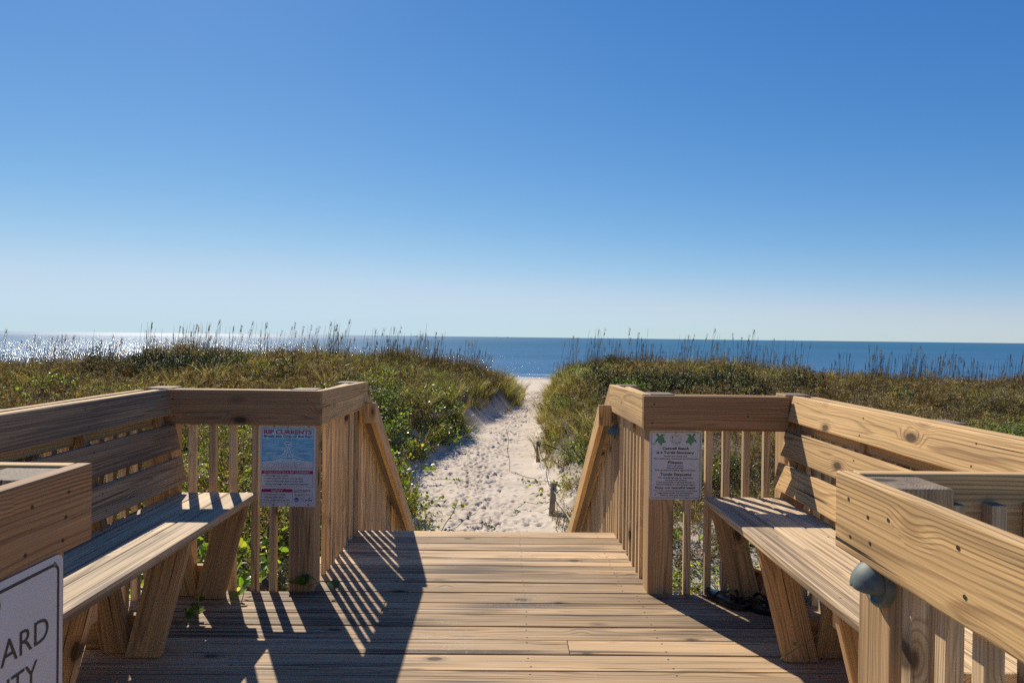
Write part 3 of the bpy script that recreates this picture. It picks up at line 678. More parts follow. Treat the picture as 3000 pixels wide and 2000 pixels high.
ik.build(rs, {'ink_sea': 'sea_picture', 'ink_paleblue': 'picture_panel', 'ink_maroon': 'heading_bar', 'ink_black#a': 'arrow_drawing', 'sign_white#s': 'surf_drawing', 'ink_black#b': 'bullet_points', 'ink_grey#l': 'emblem', 'ink_blue#l': 'emblem', 'ink_blue': 'emblem'})
# turtle sign --------------------------------------------------------
ts = empty('turtle_sanctuary_sign', (.93, 3.62, .7), 'white sign with green turtles reading Caswell Beach is a Turtle Sanctuary', 'sign')
W2, H2 = .281, .369
def fr2(a, b, d): return (.786+a, YF+.034-d, .511+b)
def Q(px, py):
    px = px+(py-125)*.0145; py = py-(px-185)*.0098
    return ((px-185)/1025*W2, (1470-py)/1345*H2)
panel(ts, fr2, W2, H2, .012, .002, [(*Q(262, 385), .0045), (*Q(285, 1382), .0045), (*Q(692, 172), .0035), (*Q(672, 1432), .004), (*Q(905, 1450), .004)])
ik = Ink(fr2)
ik.frame('ink_green', .0085, .0075, W2-.0085, H2-.006, .0024, 1, .009)
def turtle(cx, cy, fl):
    k = 1.0/1025*W2
    def T(x, y): return (cx+fl*x*k, cy-y*k)
    def rotp(pts): return [T(*q) for q in pts]
    shell = [(70*math.cos(a)*1.0, 78*math.sin(a)) for a in [i*math.tau/18 for i in range(18)]]
    c, s_ = math.cos(-.35), math.sin(-.35)
    ik.poly('ink_green', rotp([(x*c-y*s_, x*s_+y*c) for x, y in shell]), 1)
    ik.poly('ink_green', rotp([(-52, -62), (-82, -80), (-90, -110), (-74, -122), (-50, -112), (-28, -78)]), 1.1)       # head
    ik.poly('ink_green', rotp([(-10, -76), (20, -108), (70, -108), (92, -90), (50, -86), (30, -60)]), 1.15)           # right fore flipper
    ik.poly('ink_green', rotp([(-66, -20), (-98, 6), (-112, 60), (-100, 66), (-78, 30), (-58, 20)]), 1.2)             # left fore flipper
    ik.poly('ink_green', rotp([(58, 28), (92, 22), (108, 40), (86, 60), (50, 58)]), 1.25)
    ik.poly('ink_green', rotp([(-10, 66), (-12, 104), (12, 110), (28, 84), (24, 64)]), 1.3)
    for hx, hy, r_ in ((0, 0, 24), (-34, -30, 17), (6, -46, 17), (42, -16, 17), (34, 34, 17), (-8, 46, 17), (-42, 14, 17)):
        pts = [T(hx+r_*math.cos(a), hy+r_*math.sin(a)) for a in [i*math.tau/6+.3 for i in range(7)]]
        ik.line('ink_grey', pts, .0009, 1.6)
turtle(*Q(395, 305), 1); turtle(*Q(988, 305), -1)
c_ = Q(690, 302); ik.ring('ink_gold', *c_, .031, .0022, 1.2)
ik.poly('ink_black#h', [Q(618, 290), Q(636, 290), Q(633, 240), (Q(622, 240))], 1.4); ik.rect('ink_black#h', *Q(616, 250), *Q(640, 244), 1.5)
ik.line('ink_gold', [Q(*q) for q in ((600, 335), (640, 305), (680, 320), (720, 285), (772, 262))], .0015, 1.4)
ik.line('ink_grey', [Q(*q) for q in ((610, 345), (660, 320), (700, 340), (740, 300), (785, 310))], .0018, 1.6)
ik.poly('ink_blue', [Q(610, 352), Q(700, 362), Q(785, 348), Q(785, 366), Q(700, 372), Q(640, 364)], 1.5)
ik.text('ink_gold', 'N.C.', *Q(705, 395), .012, .005, .02); ik.text('ink_gold', 'TOWN OF', *Q(690, 234), .016, .004, .01); ik.text('ink_gold', 'CASWELL BEACH', *Q(690, 250), .028, .0032, .01)
for tx, yb, x0_, x1_, cap, bo in (('Caswell Beach', 498, 425, 948, 46, .03), ('is a Turtle Sanctuary', 578, 315, 1055, 46, .03), ('At the end of the day,', 640, 452, 915, 25, .015), ('leave only your footprints on the beach', 688, 255, 1118, 25, .015),
        ('Please:', 775, 535, 828, 50, .022), ('Fill in all holes', 827, 528, 830, 26, .015), ('Remove all gear', 870, 512, 845, 26, .015), ('Pick up trash including cigarette butts', 915, 280, 1075, 26, .015),
        ('Turtle Etiquette', 1010, 378, 998, 50, .022), ('No outside lighting on beachside', 1062, 342, 1030, 25, .015), ('during turtle season', 1107, 475, 898, 25, .015), ('If you encounter a nesting female or', 1150, 305, 1062, 25, .015),
        ('new hatchlings no touching or lights', 1196, 302, 1066, 25, .015), ('Enjoy our beautiful beach', 1265, 283, 1070, 40, .018), ('Town of Caswell Beach & Caswell Beach Turtle Watch', 1315, 243, 1112, 20, .015),
        ('Loggerhead turtles are protected by', 1360, 322, 1022, 25, .015), ('Federal, State and Town laws', 1405, 388, 955, 25, .015)):
    q = Q((x0_+x1_)/2, yb); ik.text('ink_black', tx, q[0], q[1], (x1_-x0_)/1025*W2, cap/1345*H2, bo)
ik.build(ts, {'ink_gold': 'emblem', 'ink_blue': 'emblem_water', 'ink_green': 'turtle_picture', 'ink_grey': 'shell_pattern', 'ink_black#h': 'lighthouse_drawing'})
# lifeguard sign ------------------------------------------------------
ls = empty('lifeguard_sign', (-.98, 1.33, .6), 'large white sign with thin black letters on the near left railing', 'sign')
# hangs below the rail board on the inner face of the balusters' rail; reads from the walkway, so x runs towards +Y
def fr3(a, b, d): return (-.983+d, 1.078+a, .270+b)
panel(ls, fr3, .457, .610, .020, .002, [(.457-.028, .592, .005)])
ik = Ink(fr3); ik.frame('ink_black#f', .013, .013, .457-.013, .610-.016, .0065, 1, .022)
yc = 1.3065-1.078
for tx, z, w_ in (('NO', .809, .077), ('LIFEGUARD', .709, .361), ('ON DUTY', .629, .293)):
    ik.text('ink_black', tx, yc, z-.270, w_, .050, -.004)
ik.build(ls, {'ink_black#f': 'border_line'})

# ------------------------------------------------------------------ step lights
def steplight(X, Y, Z, sc, label):
    g = empty('step_light', (X, Y, Z), label, 'light')
    def lathe(name, prof, n=28):
        v = []; f_ = []
        for (r_, d) in prof:
            for k in range(n): a = k*math.tau/n; v.append((X-d*sc, Y+r_*sc*math.cos(a), Z+r_*sc*math.sin(a)))
        for i in range(len(prof)-1):
            for k in range(n): f_.append((i*n+k, i*n+(k+1) % n, (i+1)*n+(k+1) % n, (i+1)*n+k))
        f_.append(tuple(range((len(prof)-1)*n, len(prof)*n)))
        return link(name, pymesh(name, v, f_), M['verdigris'], g, True)
    o = lathe('base_plate', [(.056, 0), (.056, .014), (.053, .018), (.046, .020), (.044, .016)]); 
    # eyelid hood: upper part of a bulging dome, open below
    v = []; f_ = []; nu, nv = 22, 10
    for i in range(nv+1):
        for k in range(nu+1):
            az = R(-12)+(math.pi+R(24))*k/nu; th = (math.pi/2-.02)*i/nv
            yy_ = .047*math.cos(az)*math.cos(th); zz_ = .050*math.sin(az)*math.cos(th)-.012*math.sin(th)
            v.append((X-(.016+.050*math.sin(th))*sc, Y+yy_*sc, Z+zz_*sc))
    for i in range(nv):
        for k in range(nu): a = i*(nu+1)+k; f_.append((a, a+1, a+nu+2, a+nu+1))
    h = link('hood', pymesh('hood', v, f_), M['verdigris'], g, True); s_ = h.modifiers.new('solid', 'SOLIDIFY'); s_.thickness = .002*sc
    return g
steplight(.8465, 1.51, .838, .98, 'grey green dome step light on the near right post under the railing')
steplight(.7845, 4.70, .725, 1.0, 'small grey green step light under the handrail at the right stair head')

# ------------------------------------------------------------------ flip flops
def flipflop(x, y, z, ang, label, tilt=0):
    g = empty('flip_flop', (x, y, z), label, 'flip flop', 'black flip flops under the right bench')
    g.rotation_euler = (tilt, 0, ang)
    N = 40; out = []
    for k in range(N):
        a = k*math.tau/N; l = .14*math.cos(a); w_ = .052*math.sin(a)
        w_ *= .80+.22*sstep(np.array(l), -.05, .09); w_ *= 1-.16*math.exp(-((l+.02)/.04)**2); out.append((l, float(w_)))
    v = []; levels = [(0, .94), (.004, 1), (.026, 1), (.031, .97)]
    for zz_, s_ in levels:
        for l, w_ in out: v.append((l*s_, w_*s_, zz_+.006*(abs(l)/.14)**3))
    f_ = [tuple(range(N))[::-1], tuple(range(3*N, 4*N))]+[(i*N+k, i*N+(k+1) % N, (i+1)*N+(k+1) % N, (i+1)*N+k) for i in range(3) for k in range(N)]
    me = pymesh('sole', v, f_); o = bpy.data.objects.new('sole', me); COL.objects.link(o); me.materials.append(M['rubber']); o.parent = g
    m_ = o.modifiers.new('b', 'BEVEL'); m_.width = .002; m_.limit_method = 'ANGLE'
    v = []; f_ = []
    for sd in (-1, 1):
        n0 = len(v); S_ = 14
        for i in range(S_+1):
            u = i/S_; l = .085-u*.115; w_ = sd*.050*math.sin(min(1, u*1.05)*math.pi/2)**1.0; zz_ = .031+.040*math.sin(u*math.pi)**.7*(1 if u < .98 else .4)
            hw_ = .005+.010*math.sin(u*math.pi)
            v += [(l-hw_, w_, zz_-.002), (l+hw_, w_, zz_-.002), (l+hw_*.8, w_, zz_+.0035), (l-hw_*.8, w_, zz_+.0035)]
        for i in range(S_):
            for k in range(4): a = n0+i*4; f_.append((a+k, a+(k+1) % 4, a+4+(k+1) % 4, a+4+k))
    me = pymesh('strap', v, f_); o = bpy.data.objects.new('strap', me); COL.objects.link(o); me.materials.append(M['rubber']); o.parent = g
    me.polygons.foreach_set('use_smooth', [True]*len(me.polygons))
flipflop(1.170, 3.545, .001, R(-58), 'black flip flop nearer the turtle sign under the right bench')
flipflop(1.285, 3.47, .001, R(-50), 'black flip flop deeper in the shade against the bench leg')
# ------------------------------------------------------------------ vegetation kit
class PB:
    def __init__(s): s.v = []; s.f = []; s.c = []
    def leaf(s, p, d, n, l, w, col, round_=False):
        p = np.asarray(p, float); d = np.asarray(d, float); d = d/(np.linalg.norm(d)+1e-9); sd = np.cross(d, n); sd = sd/(np.linalg.norm(sd)+1e-9); up = np.cross(sd, d)
        k = len(s.v)
        if round_:
            pts = [p, p+d*l*.28+sd*w*.48+up*w*.1, p+d*l*.7+sd*w*.42+up*w*.12, p+d*l, p+d*l*.7-sd*w*.42+up*w*.12, p+d*l*.28-sd*w*.48+up*w*.1]
            s.v += pts; s.c += [col]*6; s.f += [(k, k+1, k+2, k+3), (k, k+3, k+4, k+5)]
        else:
            pts = [p, p+d*l*.45+sd*w*.5+up*w*.12, p+d*l, p+d*l*.45-sd*w*.5+up*w*.12]
            s.v += pts; s.c += [col]*4; s.f += [(k, k+1, k+2), (k, k+2, k+3)]
    def blade(s, p, d, l, w, bend, col, seg=4):
        p = np.array(p, float); d = np.array(d, float); d /= np.linalg.norm(d); side = np.cross(d, (0, 0, 1)); side = side/(np.linalg.norm(side)+1e-6)
        a = random.uniform(0, math.pi); side = side*math.cos(a)+np.cross(side, d)*math.sin(a)
        k = len(s.v)
        for i in range(seg+1):
            u = i/seg; ww = w*(1-u)**.7/2+.0004
            s.v += [p-side*ww, p+side*ww]; s.c += [col]*2
            if i: o = k+2*i; s.f.append((o-2, o-1, o+1, o))
            p = p+d*l/seg; d = d+np.array(bend)*(.5+u)/seg; d /= np.linalg.norm(d)
        return p
    def stem(s, pts, r, col):
        for a, b in zip(pts[:-1], pts[1:]):
            a = np.array(a, float); b = np.array(b, float); d = b-a; n = np.cross(d, (.3, .5, .8)); n /= np.linalg.norm(n)+1e-9; m_ = np.cross(d, n); m_ /= np.linalg.norm(m_)+1e-9
            k = len(s.v); ring = [n*r, (-n*.5+m_*.87)*r, (-n*.5-m_*.87)*r]
            s.v += [a+q for q in ring]+[b+q*.8 for q in ring]; s.c += [col]*6
            s.f += [(k+i, k+(i+1) % 3, k+3+(i+1) % 3, k+3+i) for i in range(3)]
    def mesh(s, name):
        c = np.array([(*q, 1) for q in s.c], np.float32); return pymesh(name, s.v, s.f, None, {'lc': ('FLOAT_COLOR', c)})
def rv(): 
    v = np.array([random.gauss(0, 1) for _ in range(3)]); return v/np.linalg.norm(v)
def jit(c, a=.3):
    k = random.uniform(1-a, 1+a); return tuple(max(0, x*k*random.uniform(.9, 1.1)) for x in c)
def grow(kind, seed):
    random.seed(seed); b = PB()
    if kind == 'dry':
        for i in range(16):
            a = random.uniform(0, math.tau); r_ = random.uniform(0, .14); p = np3(r_*math.cos(a), r_*math.sin(a), 0); d = np3(math.cos(a)*.35, math.sin(a)*.35, 1)+rv()*.3
            h = random.uniform(.16, .46); col = jit((.12, .078, .042)); pts = [p]
            for k in range(4): p = p+d/np.linalg.norm(d)*h/4; d = d+rv()*.35; pts.append(p)
            b.stem(pts, .0022, col)
            for k in range(15):
                q = pts[random.randint(1, 4)]+rv()*random.uniform(.01, .06); c = random.choice([(.23, .15, .075), (.34, .24, .13), (.15, .14, .045), (.17, .09, .04), (.20, .18, .05), (.08, .055, .03)])
                b.leaf(q, rv()+np3(0, 0, .3), rv(), random.uniform(.018, .05), random.uniform(.008, .018), jit(c))
            if i % 3 == 0:
                c0 = random.choice([(.42, .33, .20), (.34, .25, .14), (.22, .13, .06)])
                for k in range(14): b.leaf(pts[-1]+rv()*np3(.035, .035, .02), rv(), rv(), random.uniform(.014, .026), .012, jit(c0))
    if kind == 'green':
        for i in range(14):
            a = random.uniform(0, math.tau); r_ = random.uniform(0, .16); p = np3(r_*math.cos(a), r_*math.sin(a), 0); d = np3(math.cos(a)*.4, math.sin(a)*.4, 1)+rv()*.3
            h = random.uniform(.14, .40); pts = [p]
            for k in range(4): p = p+d/np.linalg.norm(d)*h/4; d = d+rv()*.35; pts.append(p)
            b.stem(pts, .002, jit((.07, .07, .03)))
            for k in range(20):
                q = pts[random.randint(1, 4)]+rv()*random.uniform(.005, .05); c = random.choice([(.12, .15, .026), (.17, .19, .03), (.07, .105, .02), (.28, .25, .04), (.14, .15, .06)])
                b.leaf(q, rv()+np3(0, 0, .4), rv()+np3(0, 0, .8), random.uniform(.02, .042), random.uniform(.011, .02), jit(c))
    if kind == 'silver':
        for i in range(12):
            a = random.uniform(0, math.tau); p = np3(.08*math.cos(a), .08*math.sin(a), 0); d = np3(math.cos(a)*.5, math.sin(a)*.5, 1)+rv()*.2
            h = random.uniform(.2, .4); pts = [p]
            for k in range(4): p = p+d/np.linalg.norm(d)*h/4; d = d+rv()*.2; pts.append(p)
            b.stem(pts, .002, jit((.12, .12, .07)))
            for k in range(20): b.leaf(pts[random.randint(1, 4)]+rv()*.03, rv()+np3(0, 0, .4), rv()+np3(0, 0, 1), random.uniform(.012, .026), .010, jit((.24, .26, .14)))
    if kind == 'vine':
        for i in range(5):
            p = np3(0, 0, .03); d = np.array((*rv()[:2], .15)); pts = [p]
            for k in range(9): d = d+rv()*.45; d[2] = (.20-p[2])*.9*random.random(); p = p+d/np.linalg.norm(d)*.06; pts.append(p)
            b.stem(pts, .0025, jit((.10, .075, .03)))
            for k in range(20):
                q = pts[random.randint(1, 9)]+rv()*random.uniform(.01, .07); q[2] = abs(q[2]); c = random.choice([(.12, .19, .02), (.19, .25, .028), (.07, .125, .02), (.32, .29, .035), (.08, .14, .02)])
                b.leaf(q, rv()+np3(0, 0, .1), rv()*.7+np3(0, 0, 1), random.uniform(.03, .055), random.uniform(.026, .045), jit(c), True)
    if kind == 'bigvine':
        for i in range(8):
            p = np3(random.uniform(-.12, .12), random.uniform(-.12, .12), .0); d = np.array((*rv()[:2]*.5, 1)); pts = [p]
            for k in range(9): d = d+rv()*.5; d[2] = abs(d[2])*.8; p = p+d/np.linalg.norm(d)*.07; pts.append(p)
            b.stem(pts, .003, jit((.13, .11, .04)))
            for k in range(17):
                q = pts[random.randint(1, 9)]+rv()*random.uniform(.02, .09); c = random.choice([(.14, .24, .02), (.20, .31, .03), (.08, .16, .02), (.24, .33, .025), (.36, .33, .035)])
                b.leaf(q, rv()+np3(0, 0, .1), rv()*.8+np3(0, -.3, .8), random.uniform(.045, .075), random.uniform(.04, .065), jit(c), True)
    if kind == 'grass':
        for i in range(75):
            a = random.uniform(0, math.tau); r_ = random.uniform(0, .10); d = np3(math.cos(a)*.35+random.uniform(-.15, .25), math.sin(a)*.35, 1)
            c = random.choice([(.12, .14, .04), (.18, .18, .055), (.09, .11, .03), (.34, .28, .14), (.25, .21, .09), (.30, .23, .11)])
            b.blade((r_*math.cos(a), r_*math.sin(a), 0), d, random.uniform(.25, .62), random.uniform(.005, .009), (math.cos(a)*.9+.25, math.sin(a)*.9, -.8), jit(c), 5)
    if kind == 'gold':
        for i in range(5):
            d = np3(0, 0, 1)+rv()*.2; p = np3(0, 0, 0)+rv()*.03; pts = [p]
            for k in range(4): p = p+d/np.linalg.norm(d)*.11; d = d+rv()*.15; pts.append(p)
            b.stem(pts, .0022, jit((.16, .10, .03)))
            for k in range(22):
                u = random.uniform(.4, 1)*4; i0 = int(min(3, u)); q = pts[i0]+(pts[i0+1]-pts[i0])*(u-i0); b.leaf(q, rv()+np3(0, 0, 1.2), rv(), random.uniform(.02, .045), .009, jit(random.choice([(.33, .20, .05), (.38, .26, .07), (.26, .13, .04)])))
    if kind == 'bush':
        for i in range(10):
            p = np3(0, 0, 0); d = np3(0, 0, 1)+rv()*.9; d[2] = abs(d[2]); pts = [p]
            for k in range(5): p = p+d/np.linalg.norm(d)*.13; d = d+rv()*.4; pts.append(p)
            b.stem(pts, .006, jit((.05, .038, .025)))
            for k in range(60):
                q = pts[random.randint(1, 5)]+rv()*random.uniform(.02, .14); q[2] = abs(q[2]); b.leaf(q, rv()+np3(0, 0, .3), rv()+np3(0, 0, .6), random.uniform(.03, .055), random.uniform(.016, .03), jit(random.choice([(.026, .036, .012), (.034, .05, .014), (.02, .028, .010), (.04, .035, .015), (.15, .19, .025)])))  # shade among the bushes is put into the near-black leaf colours
    if kind == 'oat':
        for i in range(random.randint(8, 14)):
            a = random.uniform(0, math.tau); p = np3(random.uniform(-.4, .4), random.uniform(-.3, .3), 0); d = np3(math.cos(a)*.10+.04, math.sin(a)*.10, 1); h = random.uniform(.6, 1.7); pts = [p]
            for k in range(5): p = p+d/np.linalg.norm(d)*h/5; d = d+np3(random.uniform(-.04, .08), random.uniform(-.05, .05), 0); pts.append(p)
            col = jit((.135, .10, .06)); b.stem(pts, .0055, col)
            if random.random() < .3:
                for k in range(16):
                    u = random.random(); q = pts[-1]-(pts[-1]-pts[-2])/np.linalg.norm(pts[-1]-pts[-2])*.26*u+np3(.035*(1-u), 0, -.02*(1-u)); b.leaf(q, rv()*.6+np3(.5, 0, -.7), rv(), .065, .030, jit((.22, .155, .08)))
            for k in range(2): b.blade(pts[random.randint(0, 2)], rv()*.5+np3(0, 0, .8), random.uniform(.3, .55), .008, (random.uniform(-.8, 1.2), random.uniform(-.8, .8), -.9), jit((.16, .14, .06)))
        for i in range(10): b.blade((random.uniform(-.15, .15), random.uniform(-.15, .15), 0), np3(0, 0, 1)+rv()*.3, random.uniform(.4, .9), .007, (random.uniform(-.5, .7), random.uniform(-.5, .5), -.4), jit(random.choice([(.12, .12, .05), (.17, .13, .07)])))
    return b.mesh(kind)
BASE = {}
def base_coll(kind, n, mat):
    c = bpy.data.collections.new('kit_'+kind)
    for i in range(n):
        me = grow(kind, 100+i*7+len(kind)); me.materials.append(M[mat]); c.objects.link(bpy.data.objects.new('kit_%s_%d' % (kind, i), me))
    BASE[kind] = c
for k_, n_k, mt in (('dry', 4, 'leaf_dry'), ('green', 4, 'leaf'), ('silver', 2, 'leaf'), ('vine', 4, 'leaf_glossy'), ('bigvine', 3, 'leaf_glossy'), ('grass', 4, 'leaf'), ('gold', 3, 'leaf_dry'), ('bush', 3, 'leaf_shaded')): base_coll(k_, n_k, mt)
random.seed(11)
def scatter(name, kind, pts, scl, label, cat, sink=.02):
    n = len(pts)
    if n == 0: return
    z = ground(pts[:, 0], pts[:, 1])-sink
    scl = scl*(.72+.75*vnoise(pts[:, 0]*1.1, pts[:, 1]*1.1, 91))*(1+.18*sstep(pts[:, 1], 14, 24))
    me = bpy.data.meshes.new(name); me.vertices.add(n); me.vertices.foreach_set('co', np.c_[pts, z].astype(np.float32).ravel())
    nv = len(BASE[kind].objects)
    a = me.attributes.new('rot', 'FLOAT_VECTOR', 'POINT'); a.data.foreach_set('vector', np.c_[RNG.normal(0, .12, n), RNG.normal(0, .12, n), RNG.random(n)*math.tau].astype(np.float32).ravel())
    a = me.attributes.new('scl', 'FLOAT', 'POINT'); a.data.foreach_set('value', scl.astype(np.float32))
    a = me.attributes.new('idx', 'INT', 'POINT'); a.data.foreach_set('value', RNG.integers(0, nv, n).astype(np.int32))
    o = bpy.data.objects.new(name, me); COL.objects.link(o); tag(o, label, cat, kind='stuff')
    ng = bpy.data.node_groups.new('scatter_'+kind, 'GeometryNodeTree'); ng.interface.new_socket('Geometry', in_out='INPUT', socket_type='NodeSocketGeometry'); ng.interface.new_socket('Geometry', in_out='OUTPUT', socket_type='NodeSocketGeometry')
    N = ng.nodes; Lk = ng.links; gi = N.new('NodeGroupInput'); gout = N.new('NodeGroupOutput')
    ci = N.new('GeometryNodeCollectionInfo'); ci.inputs['Collection'].default_value = BASE[kind]; ci.inputs['Separate Children'].default_value = True; ci.inputs['Reset Children'].default_value = True
    ip = N.new('GeometryNodeInstanceOnPoints'); ip.inputs['Pick Instance'].default_value = True
    def na(nm, ty): q = N.new('GeometryNodeInputNamedAttribute'); q.data_type = ty; q.inputs['Name'].default_value = nm; return q.outputs['Attribute']
    Lk.new(gi.outputs[0], ip.inputs['Points']); Lk.new(ci.outputs[0], ip.inputs['Instance']); Lk.new(na('idx', 'INT'), ip.inputs['Instance Index'])
    Lk.new(na('rot', 'FLOAT_VECTOR'), ip.inputs['Rotation']); Lk.new(na('scl', 'FLOAT'), ip.inputs['Scale']); Lk.new(ip.outputs[0], gout.inputs[0])
    m_ = o.modifiers.new('scatter', 'NODES'); m_.node_group = ng
# candidate points in the view wedge (with a margin on both sides)
def cand(n, y0, y1, mg=2.5):
    Y = np.sqrt(RNG.random(n)*(y1**2-y0**2)+y0**2); X = (RNG.random(n)*2-1)*(.82*Y+mg); return np.c_[X, Y]
def bank(p):
    l, r = edges(p[:, 1]); return np.maximum(l-p[:, 0], p[:, 0]-r)
def free(p, pad=-.12):
    l, r = edges(p[:, 1]); X, Y = p.T
    ok = ((X < l-pad) | (X > r+pad))
    ok &= ~((Y < 3.95) & (X > -2.1) & (X < 1.85)) & ~((Y < 7.9) & (X > -1.35) & (X < 1.15)) & ~((Y > 41.5))
    return ok
def dens(n_per_m2, y0, y1, mg=2.5):
    area = ((.82*(y0+y1))+2*mg)*(y1-y0); return cand(int(area*n_per_m2), y0, y1, mg)
far = dens(10, 9.5, 41.5); nearp = dens(17, 4, 9.5)
def sel(p, prob): return p[RNG.random(len(p)) < prob]
def fields(p):
    X, Y = p.T; left = X < 0; d = bank(p)
    g1 = fbm(X, Y, .30, 51)*2; g2 = fbm(X, Y, .55, 61)*2
    leftbank = left & (d < .7) & (Y > 22.5) & (Y < 34)          # bare sand bank left of the path
    cover = np.clip(1.15-1.3*np.clip(g2-.45, 0, 1), 0, 1)
    cover = np.where(leftbank, sstep(d, .35, .7)*.9, cover*sstep(d, -.2, .25))
    return X, Y, left, d, g1, g2, cover
ok = free(far); far = far[ok & ~((bank(far) < .12) & (far[:, 1] < 20))]
X, Y, left, d, g1, g2, cover = fields(far)
greenp = np.clip(.06+1.1*g1+.5*(left & (d < 4.5) & (Y < 24))+.2*(~left & (d < 2)), .05, .9)
grassp = np.clip(1.0-d/2.1, 0, 1)*sstep(Y, 13, 19)*.95+.05
darkp = np.exp(-(((X+11.8)/2.6)**2+((Y-24.5)/1.8)**2))*1.0+np.exp(-(((X-6.3)/3.2)**2+((Y-21.5)/1.3)**2))*.9+np.exp(-(((X+3.6)/.9)**2+((Y-17.5)/1.2)**2))*.9
u = RNG.random(len(far)); cov = RNG.random(len(far)) < cover
m_dark = cov & (u < darkp*.9); rest = cov & ~m_dark; u2 = RNG.random(len(far))
m_grass = rest & (u2 < grassp*.75); rest = rest & ~m_grass; u3 = RNG.random(len(far))
vinep = greenp*.45*(Y < 24)
m_vine = rest & (u3 < vinep); m_green = rest & (u3 >= vinep) & (u3 < greenp); m_dry = rest & (u3 >= greenp)
def sc(n, a, b): return a+(b-a)*1.35*RNG.random(n)**1.7
X1, Y1 = nearp.T; okn = free(nearp); nearp = nearp[okn]
X, Y, left, d, g1n, g2n, coverN = fields(nearp)
covN = RNG.random(len(nearp)) < np.where(left, .95, .42)
uN = RNG.random(len(nearp)); gpN = np.where(left, .75, .55)
n_big = covN & left & (Y < 6.3) & (uN < .8); n_r = covN & ~n_big; u4 = RNG.random(len(nearp))
n_vine = n_r & (u4 < gpN*.6); n_green = n_r & (u4 >= gpN*.6) & (u4 < gpN); n_dry = n_r & (u4 >= gpN)
cat = lambda a, b: np.concatenate([a, b])
p = cat(far[m_dry], nearp[n_dry]); scatter('dry_herbs', 'dry', p, sc(len(p), .7, 1.25), 'dry brown herbs and seed heads covering the dunes', 'dry herbs')
p = cat(far[m_green], nearp[n_green]); scatter('green_herbs', 'green', p, sc(len(p), .7, 1.2), 'low yellow green leafy herbs growing among the dry ones on the dunes', 'herbs')
p = cat(far[m_vine], nearp[n_vine]); scatter('dune_vines', 'vine', p, sc(len(p), .8, 1.3), 'glossy bright green vines creeping over the dune slopes', 'vines')
p = far[m_grass]; scatter('dune_grass', 'grass', p, sc(len(p), .7, 1.25), 'green and straw dune grass along both edges of the path', 'grass')
p = far[m_dark]; scatter('dark_undergrowth', 'bush', p, sc(len(p), .55, .95), 'evergreen undergrowth on the dune slopes, shade put into its dark leaf colours', 'undergrowth')
p = nearp[n_big]; scatter('broad_leaf_vines', 'bigvine', p, sc(len(p), .8, 1.15), 'broad bright green vine leaves crowding the left edge of the deck', 'vines')
p = sel(far[rest & (far[:, 1] < 27)], .045); scatter('golden_herbs', 'gold', p, sc(len(p), .8, 1.3), 'golden brown upright flower stalks scattered on the dunes', 'flower stalks')
p = sel(far[rest], .03); scatter('silver_herbs', 'silver', p, sc(len(p), .8, 1.3), 'pale silvery leaved herbs scattered on the dunes', 'herbs')
q = dens(15, 8.5, 22, 0); q = q[free(q)]; l_, r_ = edges(q[:, 1]); dq = l_-q[:, 0]; q = q[(dq > .05) & (dq < 3.8) & (RNG.random(len(q)) < .9)]
scatter('path_edge_dry_herbs', 'dry', q[::4], sc(len(q[::4]), .8, 1.4), 'dry tan herbs mixed with the vines on the left bank beside the sand path', 'dry herbs'); q = q[np.arange(len(q)) % 4 > 0]; u5 = RNG.random(len(q)); scatter('path_edge_vines', 'vine', q[u5 < .55], sc(int((u5 < .55).sum()), .9, 1.5), 'bright yellow green vines spilling down the left bank to the sand path', 'vines')
scatter('path_edge_herbs', 'green', q[u5 >= .55], sc(int((u5 >= .55).sum()), .8, 1.4), 'yellow green leafy herbs on the left bank beside the sand path', 'herbs')
# extra belt right behind the left railing
bx = RNG.uniform(-2.9, -1.4, 40); by = RNG.uniform(4.0, 5.2, 40); p = np.c_[bx, by]; p = p[free(p)]
scatter('railing_vines', 'bigvine', p, sc(len(p), .95, 1.25), 'tall tangle of broad vine leaves directly behind the left railing', 'vines')

# sea oats: individual plants along the dune crest
oat_me = []
for i in range(7):
    me = grow('oat', 900+i); me.materials.append(M['leaf_dry']); oat_me.append(me)
random.seed(21)
cnt = 0
while cnt < 296:
    lf2 = cnt < 155
    if lf2: x = random.uniform(-24, -.3); y = random.uniform(26.5, 33.5)
    else: x = random.uniform(1.9, 25); y = random.uniform(26, 33)
    l, r = edges(np.array([y]))
    if l[0]-.3 < x < r[0]+.3: continue
    if vnoise(np.array([x*.5]), np.array([y*.5]), 77)[0] < .33: continue
    z = float(ground(np.array([x]), np.array([y]))[0])
    o = bpy.data.objects.new('sea_oats', oat_me[random.randrange(7)]); COL.objects.link(o); o.location = (x, y, z-.03); s_ = random.uniform(.55, 1.2) if lf2 else random.uniform(.6, 1.2)
    o.scale = (s_*.85, s_*.85, s_*1.08); o.rotation_euler = (0, 0, random.uniform(-.6, .6))
    tag(o, 'clump of thin brown sea oats on the dune crest left of the sand path' if lf2 else 'clump of thin brown sea oats on the dune crest right of the sand path', 'sea oats', 'sea oats on the left dune crest' if lf2 else 'sea oats on the right dune crest')
    cnt += 1

